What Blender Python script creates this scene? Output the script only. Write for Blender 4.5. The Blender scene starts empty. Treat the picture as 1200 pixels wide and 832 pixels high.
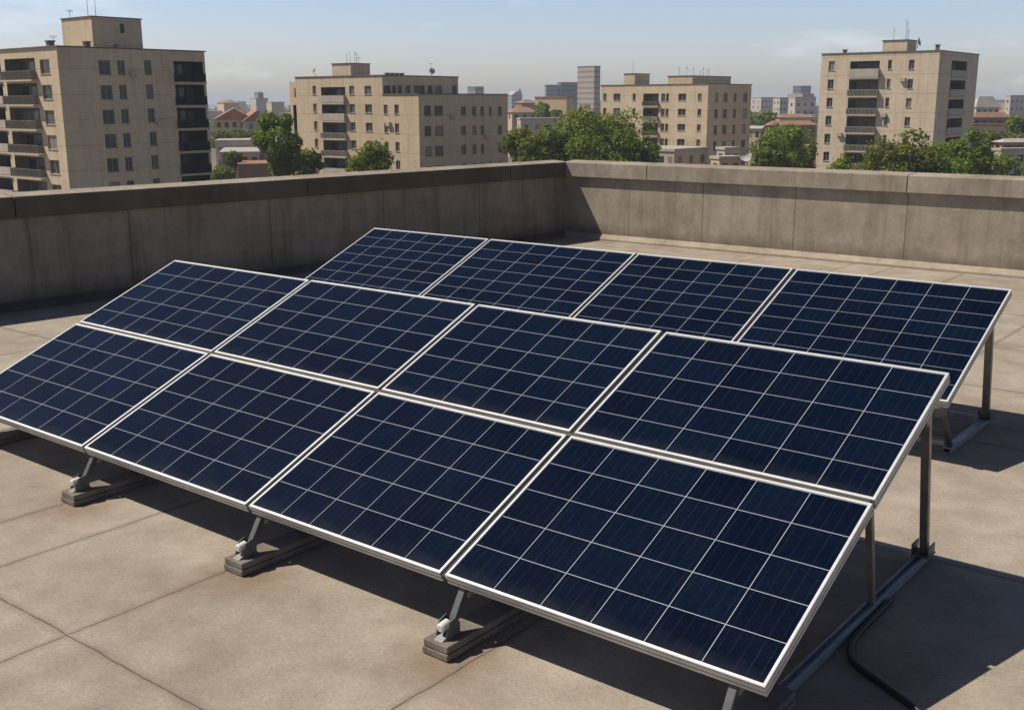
import bpy, bmesh, math, random
from mathutils import Vector, Matrix
R_ = math.radians
random.seed(7)
scene = bpy.context.scene
col = scene.collection

# ---------------------------------------------------------------- camera
YAW, PITCH, ROLL, FPX = -0.67363, -0.22987, -0.0035, 1271.8
CAM = Vector((1.63888, -3.64804, 2.25712))
fw = Vector((math.sin(YAW)*math.cos(PITCH), math.cos(YAW)*math.cos(PITCH), math.sin(PITCH)))
rt0 = Vector((math.cos(YAW), -math.sin(YAW), 0))
up0 = rt0.cross(fw)
rt = rt0*math.cos(ROLL) + up0*math.sin(ROLL)
up = -rt0*math.sin(ROLL) + up0*math.cos(ROLL)
cd = bpy.data.cameras.new('camera')
cam = bpy.data.objects.new('camera', cd)
col.objects.link(cam)
cam.matrix_world = Matrix(((rt.x, up.x, -fw.x, CAM.x), (rt.y, up.y, -fw.y, CAM.y), (rt.z, up.z, -fw.z, CAM.z), (0, 0, 0, 1)))
cd.sensor_width = 36
cd.lens = 36*FPX/1200
cd.clip_start = .05
cd.clip_end = 30000
scene.camera = cam

# ---------------------------------------------------------------- sky, sun, exposure
SUN = Vector((.64, .40, -1.0)).normalized()          # the way the sunlight travels
sun_el = math.asin(-SUN.z)
sun_az = math.atan2(-SUN.x, -SUN.y)                  # from +Y, clockwise
w = bpy.data.worlds.new('World')
scene.world = w
w.use_nodes = True
nt = w.node_tree
bg = nt.nodes['Background']
bg.inputs['Strength'].default_value = .078
sky = nt.nodes.new('ShaderNodeTexSky')
sky.sky_type = 'NISHITA'
sky.sun_disc = False
sky.sun_elevation = sun_el
sky.sun_rotation = sun_az
sky.altitude = 60
sky.air_density = 1.0
sky.dust_density = .9
sky.ozone_density = 1.0
# thin scattered clouds, laid out by direction
tc = nt.nodes.new('ShaderNodeTexCoord')
mp = nt.nodes.new('ShaderNodeMapping'); mp.inputs['Scale'].default_value = (3.2, 3.2, 11.0)
mp.inputs['Location'].default_value = (.35, .2, .1)
n1 = nt.nodes.new('ShaderNodeTexNoise'); n1.inputs['Scale'].default_value = 1.9; n1.inputs['Detail'].default_value = 8
n1.inputs['Roughness'].default_value = .58
rp = nt.nodes.new('ShaderNodeValToRGB'); rp.color_ramp.elements[0].position = .565; rp.color_ramp.elements[1].position = .78
rp.color_ramp.elements[1].color = (.42, .42, .42, 1)
mx = nt.nodes.new('ShaderNodeMixRGB'); mx.inputs['Color2'].default_value = (9.4, 9.8, 10.4, 1)
nt.links.new(tc.outputs['Generated'], mp.inputs['Vector'])
nt.links.new(mp.outputs['Vector'], n1.inputs['Vector'])
nt.links.new(n1.outputs['Fac'], rp.inputs['Fac'])
nt.links.new(rp.outputs['Color'], mx.inputs['Fac'])
tint = nt.nodes.new('ShaderNodeMixRGB'); tint.blend_type = 'MULTIPLY'; tint.inputs['Fac'].default_value = 1
tint.inputs['Color2'].default_value = (.975, .975, 1.18, 1)
nt.links.new(sky.outputs['Color'], tint.inputs['Color1'])
nt.links.new(tint.outputs['Color'], mx.inputs['Color1'])
sz = nt.nodes.new('ShaderNodeSeparateXYZ'); nt.links.new(tc.outputs['Generated'], sz.inputs[0])
el = nt.nodes.new('ShaderNodeMapRange'); el.interpolation_type = 'SMOOTHSTEP'; nt.links.new(sz.outputs[2], el.inputs[0])
el.inputs[1].default_value = .04; el.inputs[2].default_value = .42; el.inputs[3].default_value = 1.38; el.inputs[4].default_value = .50
ml = nt.nodes.new('ShaderNodeMixRGB'); ml.blend_type = 'MULTIPLY'; ml.inputs['Fac'].default_value = 1
nt.links.new(mx.outputs['Color'], ml.inputs['Color1']); nt.links.new(el.outputs[0], ml.inputs['Color2'])
nt.links.new(ml.outputs['Color'], bg.inputs['Color'])

sl = bpy.data.lights.new('sun', 'SUN')
sl.energy = 4.9
sl.angle = R_(.5)
sl.color = (1.0, .915, .79)
so = bpy.data.objects.new('sun', sl)
col.objects.link(so)
so.rotation_euler = SUN.to_track_quat('-Z', 'Y').to_euler()
so.location = (0, 0, 60)

scene.view_settings.view_transform = 'Standard'
scene.view_settings.look = 'None'
scene.view_settings.exposure = .17
scene.view_settings.gamma = 1
scene.view_settings.use_curve_mapping = False
scene.render.engine = 'CYCLES'
scene.cycles.max_bounces = 8
scene.cycles.volume_bounces = 0

# ================================================================= helpers
class NB:
    """small node-tree builder"""
    def __init__(s, name):
        s.m = bpy.data.materials.new(name); s.m.use_nodes = True
        s.t = s.m.node_tree; s.b = s.t.nodes['Principled BSDF']; s.out = s.t.nodes['Material Output']
    def n(s, typ, **kw):
        nd = s.t.nodes.new(typ)
        for k, v in kw.items():
            if k in nd.inputs: s.put(nd.inputs[k], v)
            else: setattr(nd, k, v)
        return nd
    def put(s, inp, v):
        if isinstance(v, bpy.types.NodeSocket): s.t.links.new(v, inp)
        elif isinstance(v, (tuple, list)) and len(v) == 3 and inp.type == 'RGBA': inp.default_value = (*v, 1)
        else: inp.default_value = v
    def math(s, op, a, b=None, c=None):
        nd = s.t.nodes.new('ShaderNodeMath'); nd.operation = op
        s.put(nd.inputs[0], a)
        if b is not None: s.put(nd.inputs[1], b)
        if c is not None: s.put(nd.inputs[2], c)
        return nd.outputs[0]
    def noise(s, vec, scale, detail=4, rough=.55, dist=0):
        nd = s.n('ShaderNodeTexNoise', Scale=scale, Detail=detail, Roughness=rough, Distortion=dist)
        if vec is not None: s.t.links.new(vec, nd.inputs['Vector'])
        return nd.outputs['Fac']
    def obj(s): return s.n('ShaderNodeTexCoord').outputs['Object']
    def map(s, vec, scale=(1, 1, 1), loc=(0, 0, 0)):
        nd = s.n('ShaderNodeMapping'); s.t.links.new(vec, nd.inputs['Vector'])
        nd.inputs['Scale'].default_value = scale; nd.inputs['Location'].default_value = loc
        return nd.outputs['Vector']
    def ramp(s, fac, stops):
        nd = s.n('ShaderNodeValToRGB'); s.t.links.new(fac, nd.inputs['Fac'])
        e = nd.color_ramp.elements
        while len(e) < len(stops): e.new(.5)
        for i, (p, c) in enumerate(stops):
            e[i].position = p; e[i].color = (*c, 1) if isinstance(c, (tuple, list)) else (c, c, c, 1)
        return nd.outputs['Color']
    def mix(s, fac, a, b, mode='MIX'):
        nd = s.n('ShaderNodeMixRGB', blend_type=mode)
        s.put(nd.inputs['Fac'], fac); s.put(nd.inputs['Color1'], a); s.put(nd.inputs['Color2'], b)
        return nd.outputs['Color']
    def bump(s, h, strength=.3, dist=.01):
        nd = s.n('ShaderNodeBump', Strength=strength, Distance=dist); s.t.links.new(h, nd.inputs['Height'])
        s.t.links.new(nd.outputs['Normal'], s.b.inputs['Normal'])
    def set(s, **kw):
        for k, v in kw.items(): s.put(s.b.inputs[k.replace('_', ' ')], v)
        return s

def mat_rough(name, c1, c2, scale=3, rough=.85, metallic=0, fine=0, bump=0):
    b = NB(name); o = b.obj()
    f = b.noise(o, scale, 6)
    c = b.ramp(f, [(.3, c1), (.7, c2)])
    if fine:
        g = b.noise(o, fine, 3)
        c = b.mix(.35, c, b.ramp(g, [(.3, .55), (.7, 1.35)]), 'MULTIPLY')
        if bump: b.bump(g, bump, .004)
    b.set(Base_Color=c, Roughness=rough, Metallic=metallic)
    return b.m

class MB:
    def __init__(s): s.v = []; s.f = []; s.mi = []; s.uv = {}
    def quad(s, a, b, c, d, mi=0, uv=None):
        n = len(s.v); s.v += [tuple(a), tuple(b), tuple(c), tuple(d)]
        if uv: s.uv[len(s.f)] = uv
        s.f.append((n, n+1, n+2, n+3)); s.mi.append(mi)
    def poly(s, pts, mi=0):
        n = len(s.v); s.v += [tuple(p) for p in pts]; s.f.append(tuple(range(n, n+len(pts)))); s.mi.append(mi)
    def hexa(s, p, mi=0):      # 8 points: bottom ring, top ring
        n = len(s.v); s.v += [tuple(q) for q in p]
        for f in ((3, 2, 1, 0), (4, 5, 6, 7), (0, 1, 5, 4), (1, 2, 6, 5), (2, 3, 7, 6), (3, 0, 4, 7)):
            s.f.append(tuple(n+i for i in f)); s.mi.append(mi)
    def box(s, x0, x1, y0, y1, z0, z1, mi=0):
        s.hexa([(x0, y0, z0), (x1, y0, z0), (x1, y1, z0), (x0, y1, z0), (x0, y0, z1), (x1, y0, z1), (x1, y1, z1), (x0, y1, z1)], mi)
    def bar(s, p, q, a, b, side=None, mi=0):   # rectangular bar from p to q, a wide (along side), b deep
        p = Vector(p); q = Vector(q); d = (q-p).normalized()
        sd = Vector(side) if side else (Vector((0, 0, 1)) if abs(d.z) < .9 else Vector((1, 0, 0)))
        n = d.cross(sd).normalized(); sd = n.cross(d).normalized()
        h = [sd*(i*a/2) + n*(j*b/2) for i, j in ((-1, -1), (1, -1), (1, 1), (-1, 1))]
        s.hexa([p+x for x in h] + [q+x for x in h], mi)
    def prism(s, pts, t, axis=(1, 0, 0), mi=0):   # planar outline pushed along axis
        a = Vector(axis)*t; pts = [Vector(p) for p in pts]; n = len(pts)
        s.poly(pts[::-1], mi); s.poly([p+a for p in pts], mi)
        for i in range(n): s.quad(pts[i], pts[(i+1) % n], pts[(i+1) % n]+a, pts[i]+a, mi)
    def tube(s, path, r, n=8, mi=0, cap=True):
        path = [Vector(p) for p in path]; rs = r if isinstance(r, (list, tuple)) else [r]*len(path)
        base = len(s.v); ref = None
        for i, p in enumerate(path):
            d = (path[min(i+1, len(path)-1)] - path[max(i-1, 0)]).normalized()
            if ref is None: ref = Vector((0, 0, 1)) if abs(d.z) < .9 else Vector((1, 0, 0))
            x = d.cross(ref).normalized(); y = x.cross(d).normalized(); ref = y
            for k in range(n):
                t = 2*math.pi*k/n; s.v.append(tuple(p + (x*math.cos(t)+y*math.sin(t))*rs[i]))
        for i in range(len(path)-1):
            for k in range(n):
                a = base+i*n+k; b = base+i*n+(k+1) % n
                s.f.append((a, b, b+n, a+n)); s.mi.append(mi)
        if cap:
            s.f.append(tuple(base+k for k in range(n))[::-1]); s.mi.append(mi)
            s.f.append(tuple(base+(len(path)-1)*n+k for k in range(n))); s.mi.append(mi)
    def build(s, name, mats, parent=None, smooth=False, bevel=0):
        me = bpy.data.meshes.new(name); me.from_pydata(s.v, [], s.f)
        for m in (mats if isinstance(mats, (list, tuple)) else [mats]): me.materials.append(m)
        me.polygons.foreach_set('material_index', s.mi)
        if s.uv:
            l = me.uv_layers.new(name='UVMap')
            for fi, u in s.uv.items():
                for k, li in enumerate(me.polygons[fi].loop_indices): l.data[li].uv = u[k]
        if smooth: me.polygons.foreach_set('use_smooth', [True]*len(s.f))
        bm = bmesh.new(); bm.from_mesh(me)
        if len(s.f) < 4000: bmesh.ops.recalc_face_normals(bm, faces=bm.faces)
        bm.to_mesh(me); bm.free(); me.update()
        o = bpy.data.objects.new(name, me); col.objects.link(o)
        if parent is not None: o.parent = parent
        if bevel:
            md = o.modifiers.new('bevel', 'BEVEL'); md.width = bevel; md.segments = 2; md.limit_method = 'ANGLE'
        return o

def tag(o, label=None, cat=None, group=None, kind=None):
    if label: o['label'] = label
    if cat: o['category'] = cat
    if group: o['group'] = group
    if kind: o['kind'] = kind
    return o
def thing(name, label, cat, loc=(0, 0, 0), rot=(0, 0, 0), group=None):
    o = bpy.data.objects.new(name, None); col.objects.link(o)
    o.location = loc; o.rotation_euler = rot; o.empty_display_size = .2
    return tag(o, label, cat, group)
def copy_tree(o, parent=None):
    c = o.copy(); col.objects.link(c)
    if parent is not None: c.parent = parent
    for ch in [k for k in bpy.data.objects if k.parent == o]: copy_tree(ch, c)
    return c

FH = Vector((fw.x, fw.y, 0)).normalized()            # level forward / right of the view
RH = Vector((FH.y, -FH.x, 0))
def ray(px, py): return fw + rt*((px-600)/FPX) - up*((py-416)/FPX)
def at_dist(px, py, d):                              # point seen at px,py at level distance d
    r = ray(px, py); return CAM + r*(d/r.dot(FH))
def at_z(px, py, z):
    r = ray(px, py); return CAM + r*((z-CAM.z)/r.z)

G = .35                   # panels' lower edge stands this high above the roof
ZF = -G                   # roof level
ZS = CAM.z - 20.0         # street level of the town
TILT = .40077

# ================================================================= materials
def roof_material():
    b = NB('roof_screed'); o = b.obj()
    big = b.noise(o, .55, 5); mid = b.noise(o, 2.6, 6, .62); fine = b.noise(o, 46, 3, .7); grit = b.noise(o, 170, 2, .6)
    c = b.ramp(big, [(.33, (.275, .235, .186)), (.66, (.360, .315, .256))])
    c = b.mix(.55, c, b.ramp(mid, [(.3, .62), (.7, 1.28)]), 'MULTIPLY')
    c = b.mix(.5, c, b.ramp(fine, [(.25, .68), (.75, 1.25)]), 'MULTIPLY')
    c = b.mix(.45, c, b.ramp(grit, [(.3, .6), (.7, 1.3)]), 'MULTIPLY')
    st = b.ramp(b.noise(b.map(o, (1, 1, 1), (3, 8, 0)), .9, 6, .6, .6), [(.57, 0.), (.76, 1.)])
    c = b.mix(b.math('MULTIPLY', st, .42), c, (.19, .132, .085))
    st2 = b.ramp(b.noise(b.map(o, (1, 1, 1), (13, 2, 5)), 1.4, 5, .65, .4), [(.58, 0.), (.72, 1.)])
    c = b.mix(b.math('MULTIPLY', st2, .25), c, (.13, .112, .088))
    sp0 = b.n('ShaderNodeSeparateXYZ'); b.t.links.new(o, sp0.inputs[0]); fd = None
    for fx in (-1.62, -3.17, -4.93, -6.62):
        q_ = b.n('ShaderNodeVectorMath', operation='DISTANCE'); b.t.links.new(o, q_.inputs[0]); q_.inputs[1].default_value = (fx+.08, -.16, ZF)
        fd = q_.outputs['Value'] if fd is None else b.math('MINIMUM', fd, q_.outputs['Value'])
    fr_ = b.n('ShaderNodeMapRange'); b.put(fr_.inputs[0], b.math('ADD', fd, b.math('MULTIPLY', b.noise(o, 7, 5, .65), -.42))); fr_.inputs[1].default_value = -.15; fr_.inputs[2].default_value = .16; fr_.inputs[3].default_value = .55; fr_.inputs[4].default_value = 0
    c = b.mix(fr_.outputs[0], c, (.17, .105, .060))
    # joints between the slabs
    sp = b.n('ShaderNodeSeparateXYZ'); b.t.links.new(o, sp.inputs[0])
    wob = b.math('MULTIPLY', b.math('SUBTRACT', b.noise(o, 3.2, 4), .5), .035)
    X = b.math('ADD', sp.outputs[0], wob); Y = b.math('ADD', sp.outputs[1], wob)
    d = None
    def near(c_, v):
        nonlocal d
        k = b.math('ABSOLUTE', b.math('SUBTRACT', c_, v))
        d = k if d is None else b.math('MINIMUM', d, k)
    for v in (-9.6, -8.0, -6.55, -4.97, -4.31, -3.23, -1.46, .9, 3.0, 5.2): near(X, v)
    for v in (-4.6, -2.9, -1.14, 2.47, 4.95, 6.72, 8.53, 10.6): near(Y, v)
    wn = b.math('MULTIPLY', b.noise(o, 9, 3), .0105)
    ln = b.math('LESS_THAN', d, wn)
    soft = b.n('ShaderNodeMapRange'); b.put(soft.inputs[0], d); soft.inputs[1].default_value = .004; soft.inputs[2].default_value = .05
    soft.inputs[3].default_value = .30; soft.inputs[4].default_value = 0
    c = b.mix(soft.outputs[0], c, (.10, .075, .05))
    c = b.mix(b.math('MULTIPLY', ln, .62), c, (.06, .05, .04))
    h = b.math('ADD', b.math('MULTIPLY', fine, .5), b.math('MULTIPLY', grit, .4))
    h = b.math('SUBTRACT', h, b.math('MULTIPLY', ln, .9))
    b.bump(h, .28, .005)
    b.set(Base_Color=c, Roughness=.92)
    b.b.inputs['Specular IOR Level'].default_value = .2
    return b.m

def wall_material(name, lo, hi, streak=.5, joints=None, axis=0, z0=ZF, z1=1.0):
    b = NB(name); o = b.obj()
    f = b.noise(o, 1.1, 6, .6); g = b.noise(o, 30, 4, .7)
    c = b.ramp(f, [(.3, lo), (.7, hi)])
    c = b.mix(.5, c, b.ramp(b.noise(o, 5, 5, .65), [(.3, .68), (.7, 1.22)]), 'MULTIPLY')
    c = b.mix(.4, c, b.ramp(g, [(.25, .65), (.75, 1.3)]), 'MULTIPLY')
    s = b.noise(b.map(o, (3.2, 3.2, .22)), 1.4, 5, .65)
    c = b.mix(b.math('MULTIPLY', b.ramp(s, [(.50, 0.), (.68, 1.)]), streak), c, (.095, .078, .058))
    sp = b.n('ShaderNodeSeparateXYZ'); b.t.links.new(o, sp.inputs[0])
    # grime creeping up from the foot of the wall, ragged
    mr = b.n('ShaderNodeMapRange'); b.put(mr.inputs[0], b.math('ADD', sp.outputs[2], b.math('MULTIPLY', b.noise(o, 4, 5), -.35)))
    mr.inputs[1].default_value = z0-.12; mr.inputs[2].default_value = z0+.16; mr.inputs[3].default_value = .75; mr.inputs[4].default_value = 0
    c = b.mix(mr.outputs[0], c, (.105, .085, .060))
    if joints:
        d = None
        for v in joints:
            k = b.math('ABSOLUTE', b.math('SUBTRACT', sp.outputs[axis], v)); d = k if d is None else b.math('MINIMUM', d, k)
        ln = b.math('LESS_THAN', d, .012); 
        c = b.mix(b.math('MULTIPLY', ln, .48), c, (.06, .05, .04))
        g = b.math('SUBTRACT', g, ln)
    b.bump(g, .35, .01)
    b.set(Base_Color=c, Roughness=.93); b.b.inputs['Specular IOR Level'].default_value = .2
    return b.m

def cell_material():
    b = NB('solar_cells')
    uv = b.n('ShaderNodeTexCoord').outputs['UV']
    sp = b.n('ShaderNodeSeparateXYZ'); b.t.links.new(uv, sp.inputs[0])
    u, v = sp.outputs[0], sp.outputs[1]
    fu, fv = b.math('FRACT', u), b.math('FRACT', v)
    du = b.math('MINIMUM', fu, b.math('SUBTRACT', 1, fu)); dv = b.math('MINIMUM', fv, b.math('SUBTRACT', 1, fv))
    line = b.math('MAXIMUM', b.math('LESS_THAN', du, .0062), b.math('LESS_THAN', dv, .0078))
    cell = b.n('ShaderNodeCombineXYZ'); b.put(cell.inputs[0], b.math('FLOOR', u)); b.put(cell.inputs[1], b.math('FLOOR', v))
    rnd = b.n('ShaderNodeObjectInfo').outputs['Random']; b.put(cell.inputs[2], b.math('MULTIPLY', rnd, 91))
    wn = b.n('ShaderNodeTexWhiteNoise'); b.t.links.new(cell.outputs[0], wn.inputs['Vector'])
    c = b.ramp(wn.outputs['Value'], [(0., (.0008, .0034, .0115)), (1., (.0018, .0060, .0180))])
    # crystal grain
    ob = b.obj()
    vo = b.n('ShaderNodeTexVoronoi', Scale=38); b.t.links.new(ob, vo.inputs['Vector'])
    c = b.mix(.35, c, b.ramp(b.n('ShaderNodeSeparateColor', Color=vo.outputs['Color']).outputs[0], [(0., .6), (1., 1.5)]), 'MULTIPLY')
    # fine conductor lines running up the slope, broken
    fb = b.math('FRACT', b.math('MULTIPLY', u, 5)); bb = b.math('LESS_THAN', b.math('ABSOLUTE', b.math('SUBTRACT', fb, .5)), .03)
    gate = b.ramp(b.noise(b.map(ob, (14, 2.5, 1)), 1.6, 4, .7), [(.40, .25), (.66, 1.)])
    c = b.mix(b.math('MULTIPLY', b.math('MULTIPLY', bb, gate), .13), c, (.10, .125, .17))
    # dust film
    du_ = b.ramp(b.noise(ob, 2.2, 7, .68), [(.42, 0.), (.85, 1.)])
    c = b.mix(b.math('MULTIPLY', du_, .014), c, (.20, .19, .17))
    lowe = b.n('ShaderNodeMapRange'); b.put(lowe.inputs[0], b.math('ADD', v, b.math('MULTIPLY', b.noise(ob, 5, 5, .7), .9))); lowe.inputs[1].default_value = .2; lowe.inputs[2].default_value = .85; lowe.inputs[3].default_value = .075; lowe.inputs[4].default_value = 0
    c = b.mix(lowe.outputs[0], c, (.20, .18, .15))
    spk = b.ramp(b.noise(ob, 150, 2, .5), [(.70, 0.), (.76, 1.)])
    c = b.mix(b.math('MULTIPLY', spk, .05), c, (.25, .24, .22))
    c = b.mix(b.math('MULTIPLY', line, .80), c, (.46, .49, .52))
    r = b.math('ADD', .13, b.math('MULTIPLY', b.noise(ob, 6, 5), .14))
    b.set(Base_Color=c, Roughness=r, IOR=1.45)
    b.b.inputs['Specular IOR Level'].default_value = .22
    return b.m

def metal(name, c1, c2, rough=.42, metallic=.85, scale=6):
    b = NB(name); o = b.obj()
    f = b.noise(b.map(o, (1, 1, 1)), scale, 6, .65)
    c = b.ramp(f, [(.3, c1), (.72, c2)])
    b.set(Base_Color=c, Roughness=b.math('ADD', rough-.1, b.math('MULTIPLY', b.noise(o, 25, 4), .28)), Metallic=metallic)
    return b.m

M = {}
M['roof'] = roof_material()
M['cells'] = cell_material()
M['alu'] = metal('anodised_aluminium', (.66, .66, .65), (.82, .82, .81), .38, .4, 4)
M['alu_side'] = metal('weathered_frame_side', (.44, .42, .385), (.60, .58, .54), .46, .35, 5)
M['galv'] = metal('galvanised_steel_shaded', (.075, .078, .078), (.17, .172, .170), .46, .5, 7)  # darkened so the panels' shade on the legs sits in the colour
M['rail_steel'] = metal('zinc_steel', (.24, .26, .27), (.42, .445, .455), .42, .55, 8)
M['dullsteel'] = metal('weathered_steel', (.20, .18, .155), (.36, .325, .28), .45, .5, 9)
M['rail_shaded'] = metal('gap_rail_shaded', (.045, .038, .030), (.085, .072, .058), .6, .2, 9)  # shade of the row gap painted as a darker rail tone
M['backsheet'] = mat_rough('backsheet', (.45, .45, .44), (.55, .55, .54), 2, .7)
M['white_plastic'] = mat_rough('pale_bolt_cap', (.55, .54, .5), (.72, .7, .66), 30, .5)
M['foot'] = mat_rough('foot_beam', (.105, .088, .070), (.21, .18, .145), 6, .8, 0, 60, .3)
M['rubber'] = mat_rough('cable_rubber', (.008, .008, .009), (.018, .018, .018), 20, .45)
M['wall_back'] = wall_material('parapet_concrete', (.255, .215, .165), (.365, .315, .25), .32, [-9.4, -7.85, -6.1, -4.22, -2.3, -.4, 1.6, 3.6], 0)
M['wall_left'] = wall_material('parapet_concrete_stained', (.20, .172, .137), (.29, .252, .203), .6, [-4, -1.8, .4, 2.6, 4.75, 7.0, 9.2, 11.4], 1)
M['coping'] = wall_material('coping_concrete', (.23, .195, .155), (.35, .305, .245), .35, None, 0, -9)
M['coping_shaded'] = wall_material('coping_face_shade', (.075, .063, .050), (.135, .115, .092), .4, None, 0, -9)  # shade on the left coping's faces, put into the colour
M['upstand_dark'] = wall_material('upstand_left_dark', (.085, .072, .058), (.14, .12, .098), .3, None, 0, -9)  # darker tone for the upstand of the left wall
M['upstand'] = wall_material('upstand_render', (.26, .22, .17), (.36, .31, .24), .2, None, 0, -9)

# ================================================================= roof and parapet
CX, CY = -10.88, 13.72            # inner foot of the corner
LS = .102                          # the left wall runs slightly off square
WT = 1.45                         # wall height with coping
def lx(y): return CX + LS*(y-CY)
m = MB()
m.poly([(lx(-10)-.25, -10, ZF), (11, -10, ZF), (11, CY+.25, ZF), (lx(CY+.25)-.25, CY+.25, ZF)])
fl = m.build('roof_floor', M['roof']); tag(fl, kind='structure')

def parapet(name, label, p0, p1, out, mat, seg, dark=False):
    """wall from p0 to p1 (inner foot line), thickness towards out"""
    t = thing(name, label, 'wall', (p0[0], p0[1], ZF))
    t.location = (0, 0, 0)
    p0 = Vector((*p0, 0)); p1 = Vector((*p1, 0)); out = Vector((*out, 0)).normalized()
    d = (p1-p0).normalized(); L = (p1-p0).length
    zt = ZF+WT; zc = zt-.275; th = .22
    b = MB()
    a, c = p0, p1
    b.hexa([a+Vector((0, 0, ZF-.3)), c+Vector((0, 0, ZF-.3)), c+out*th+Vector((0, 0, ZF-.3)), a+out*th+Vector((0, 0, ZF-.3)),
            a+Vector((0, 0, zc)), c+Vector((0, 0, zc)), c+out*th+Vector((0, 0, zc)), a+out*th+Vector((0, 0, zc))])
    b.build('wall_face', mat, t)
    # coping slabs with open joints, sloped to the inside
    q0 = 0
    for q in seg + [L]:
        A = p0+d*(q0+.005); B = p0+d*(q-.005); q0 = q
        k = MB()
        def ring(P): return [P-out*.085+Vector((0, 0, zc)), P+out*(th+.07)+Vector((0, 0, zc)), P+out*(th+.07)+Vector((0, 0, zt+.03)), P-out*.085+Vector((0, 0, zt))]
        ra, rb = ring(A), ring(B)
        k.hexa(ra+rb)
        k.mi[5] = 0
        if dark: k.mi = [1, 0, 1, 1, 1, 1]; k.mi = [(0 if abs(sum(k.v[i][2] for i in f)/4-zt) < .03 else 1) for f in k.f]  # top keeps the pale tone, the other faces get the painted shade
        k.build('coping_slab', [M['coping'], M['coping_shaded']], t, bevel=.012)
    u = MB()
    prof = [(0, ZF-.02), (-.13, ZF-.02), (-.13, ZF+.035), (-.10, ZF+.055), (-.0, ZF+.11)]
    pa = [a+out*o_+Vector((0, 0, z)) for o_, z in prof]; pb = [c+out*o_+Vector((0, 0, z)) for o_, z in prof]
    for i in range(len(prof)-1): u.quad(pa[i], pb[i], pb[i+1], pa[i+1])
    u.poly(pa); u.poly(pb[::-1])
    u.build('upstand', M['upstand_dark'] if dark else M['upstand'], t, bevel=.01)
    return t
# back wall runs along x; left wall stops against it
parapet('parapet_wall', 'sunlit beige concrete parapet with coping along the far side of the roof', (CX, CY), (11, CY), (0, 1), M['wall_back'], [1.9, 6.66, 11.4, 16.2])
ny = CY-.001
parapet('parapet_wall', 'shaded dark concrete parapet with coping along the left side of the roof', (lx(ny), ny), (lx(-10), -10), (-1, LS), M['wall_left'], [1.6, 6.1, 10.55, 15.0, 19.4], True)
# body of the building under the roof
m = MB()
k0 = [(lx(-10)-.2, -10), (11, -10), (11, CY+.2), (lx(CY+.2)-.2, CY+.2)]
for i in range(4):
    (ax, ay), (bx_, by_) = k0[i], k0[(i+1) % 4]
    m.quad((ax, ay, ZS), (bx_, by_, ZS), (bx_, by_, ZF-.02), (ax, ay, ZF-.02))
o = m.build('roof_building', M['wall_back']); tag(o, 'concrete building carrying the roof terrace with the solar panels', 'building')

# ================================================================= solar panels
FRAME_PROF = [(.030, -.058), (.0, -.058), (.0, -.044), (.007, -.042), (.007, -.035), (.0, -.033), (.0, -.015), (.005, -.014), (.005, -.009), (.0, -.008), (.0, -.0025), (.0025, 0), (.0145, 0), (.0165, -.004), (.0165, -.0085)]
def make_panel(label, x0, x1, s0, s1, origin, nx, ny_, group, gap_shade=0):
    """origin = world point of s=0, x=0 on the tilted plane"""
    t = thing('solar_panel', label, 'solar panel', (origin[0]+x0, origin[1]+s0*math.cos(TILT), origin[2]+s0*math.sin(TILT)), (TILT, 0, 0), group)
    t.rotation_euler = (TILT+random.uniform(-.0012, .0012), random.uniform(-.0012, .0012), random.uniform(-.0008, .0008))
    W, H = x1-x0, s1-s0
    f = MB(); rings = []
    for u, z in FRAME_PROF: rings.append([(u, u, z), (W-u, u, z), (W-u, H-u, z), (u, H-u, z)])
    for a, b in zip(rings, rings[1:]):
        for i in range(4): f.quad(a[i], a[(i+1) % 4], b[(i+1) % 4], b[i], 1 if b[0][2] < -.007 and b[0][0] < .01 else 0)
    f.build('frame', [M['alu'], M['alu_side']], t)
    if gap_shade:
        q = MB(); q.box(W+.001, W+gap_shade-.001, .0, H, -.045, -.013); q.build('gap_shade_strip', M['rubber'], t)  # dark strip added between columns to paint the gap's shade
    g = MB(); e = .0160; zt, zb = -.006, -.012
    g.quad((e, e, zt), (W-e, e, zt), (W-e, H-e, zt), (e, H-e, zt), 0, [(0, 0), (nx, 0), (nx, ny_), (0, ny_)])
    g.quad((e, H-e, zb), (W-e, H-e, zb), (W-e, e, zb), (e, e, zb), 1)
    o = g.build('cell_sheet', [M['cells'], M['backsheet']], t)
    j = MB(); j.box(W/2-.06, W/2+.06, H-.22, H-.12, -.034, -.0125); j.build('junction_box', M['rubber'], t)
    return t
FB = [0, 1.7162, 3.22998, 4.97626, 6.80]       # joints between the front columns
H1, H2 = 1.168, 1.068
GRP = 'solar panels of the two tilted arrays'
names = ['rightmost', 'second from the right', 'second from the left', 'leftmost']
tri = ['nearest the camera, over the loose black cable', 'over the third foot, right of centre', 'between the second and third front feet', 'at the lower left, cut by the photo edge']
low_labels = ['dark blue panel at the near right corner of the front array, lower row',
              'lower row panel of the front array, second from its right end',
              'lower row panel of the front array, second from its left end',
              'lower row panel at the left end of the front array, cut by the photo edge']
up_labels = ['upper row panel at the right end of the front array, above the tall rear post',
             'upper row panel of the front array, second from its right end',
             'upper row panel of the front array, second from its left end',
             'upper row panel at the far left corner of the front array, beside the shaded parapet']
back_labels = ['eight row panel at the right end of the rear array, standing clear on its post',
               'eight row panel of the rear array, second from its right end',
               'eight row panel of the rear array, second from its left end',
               'eight row panel at the left end of the rear array, nearest the shaded parapet']
for k in range(4):
    x1, x0 = -FB[k]-(.016 if k else 0), -FB[k+1]+(.016 if k < 3 else 0)
    make_panel(low_labels[k], x0, x1, 0, H1-.015, (0, 0, 0), 6, 5, GRP, .030 if k else 0)
    make_panel(up_labels[k], x0, x1, H1+.013, H1+H2, (0, 0, 0), 6, 5, GRP, .030 if k else 0)
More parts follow.
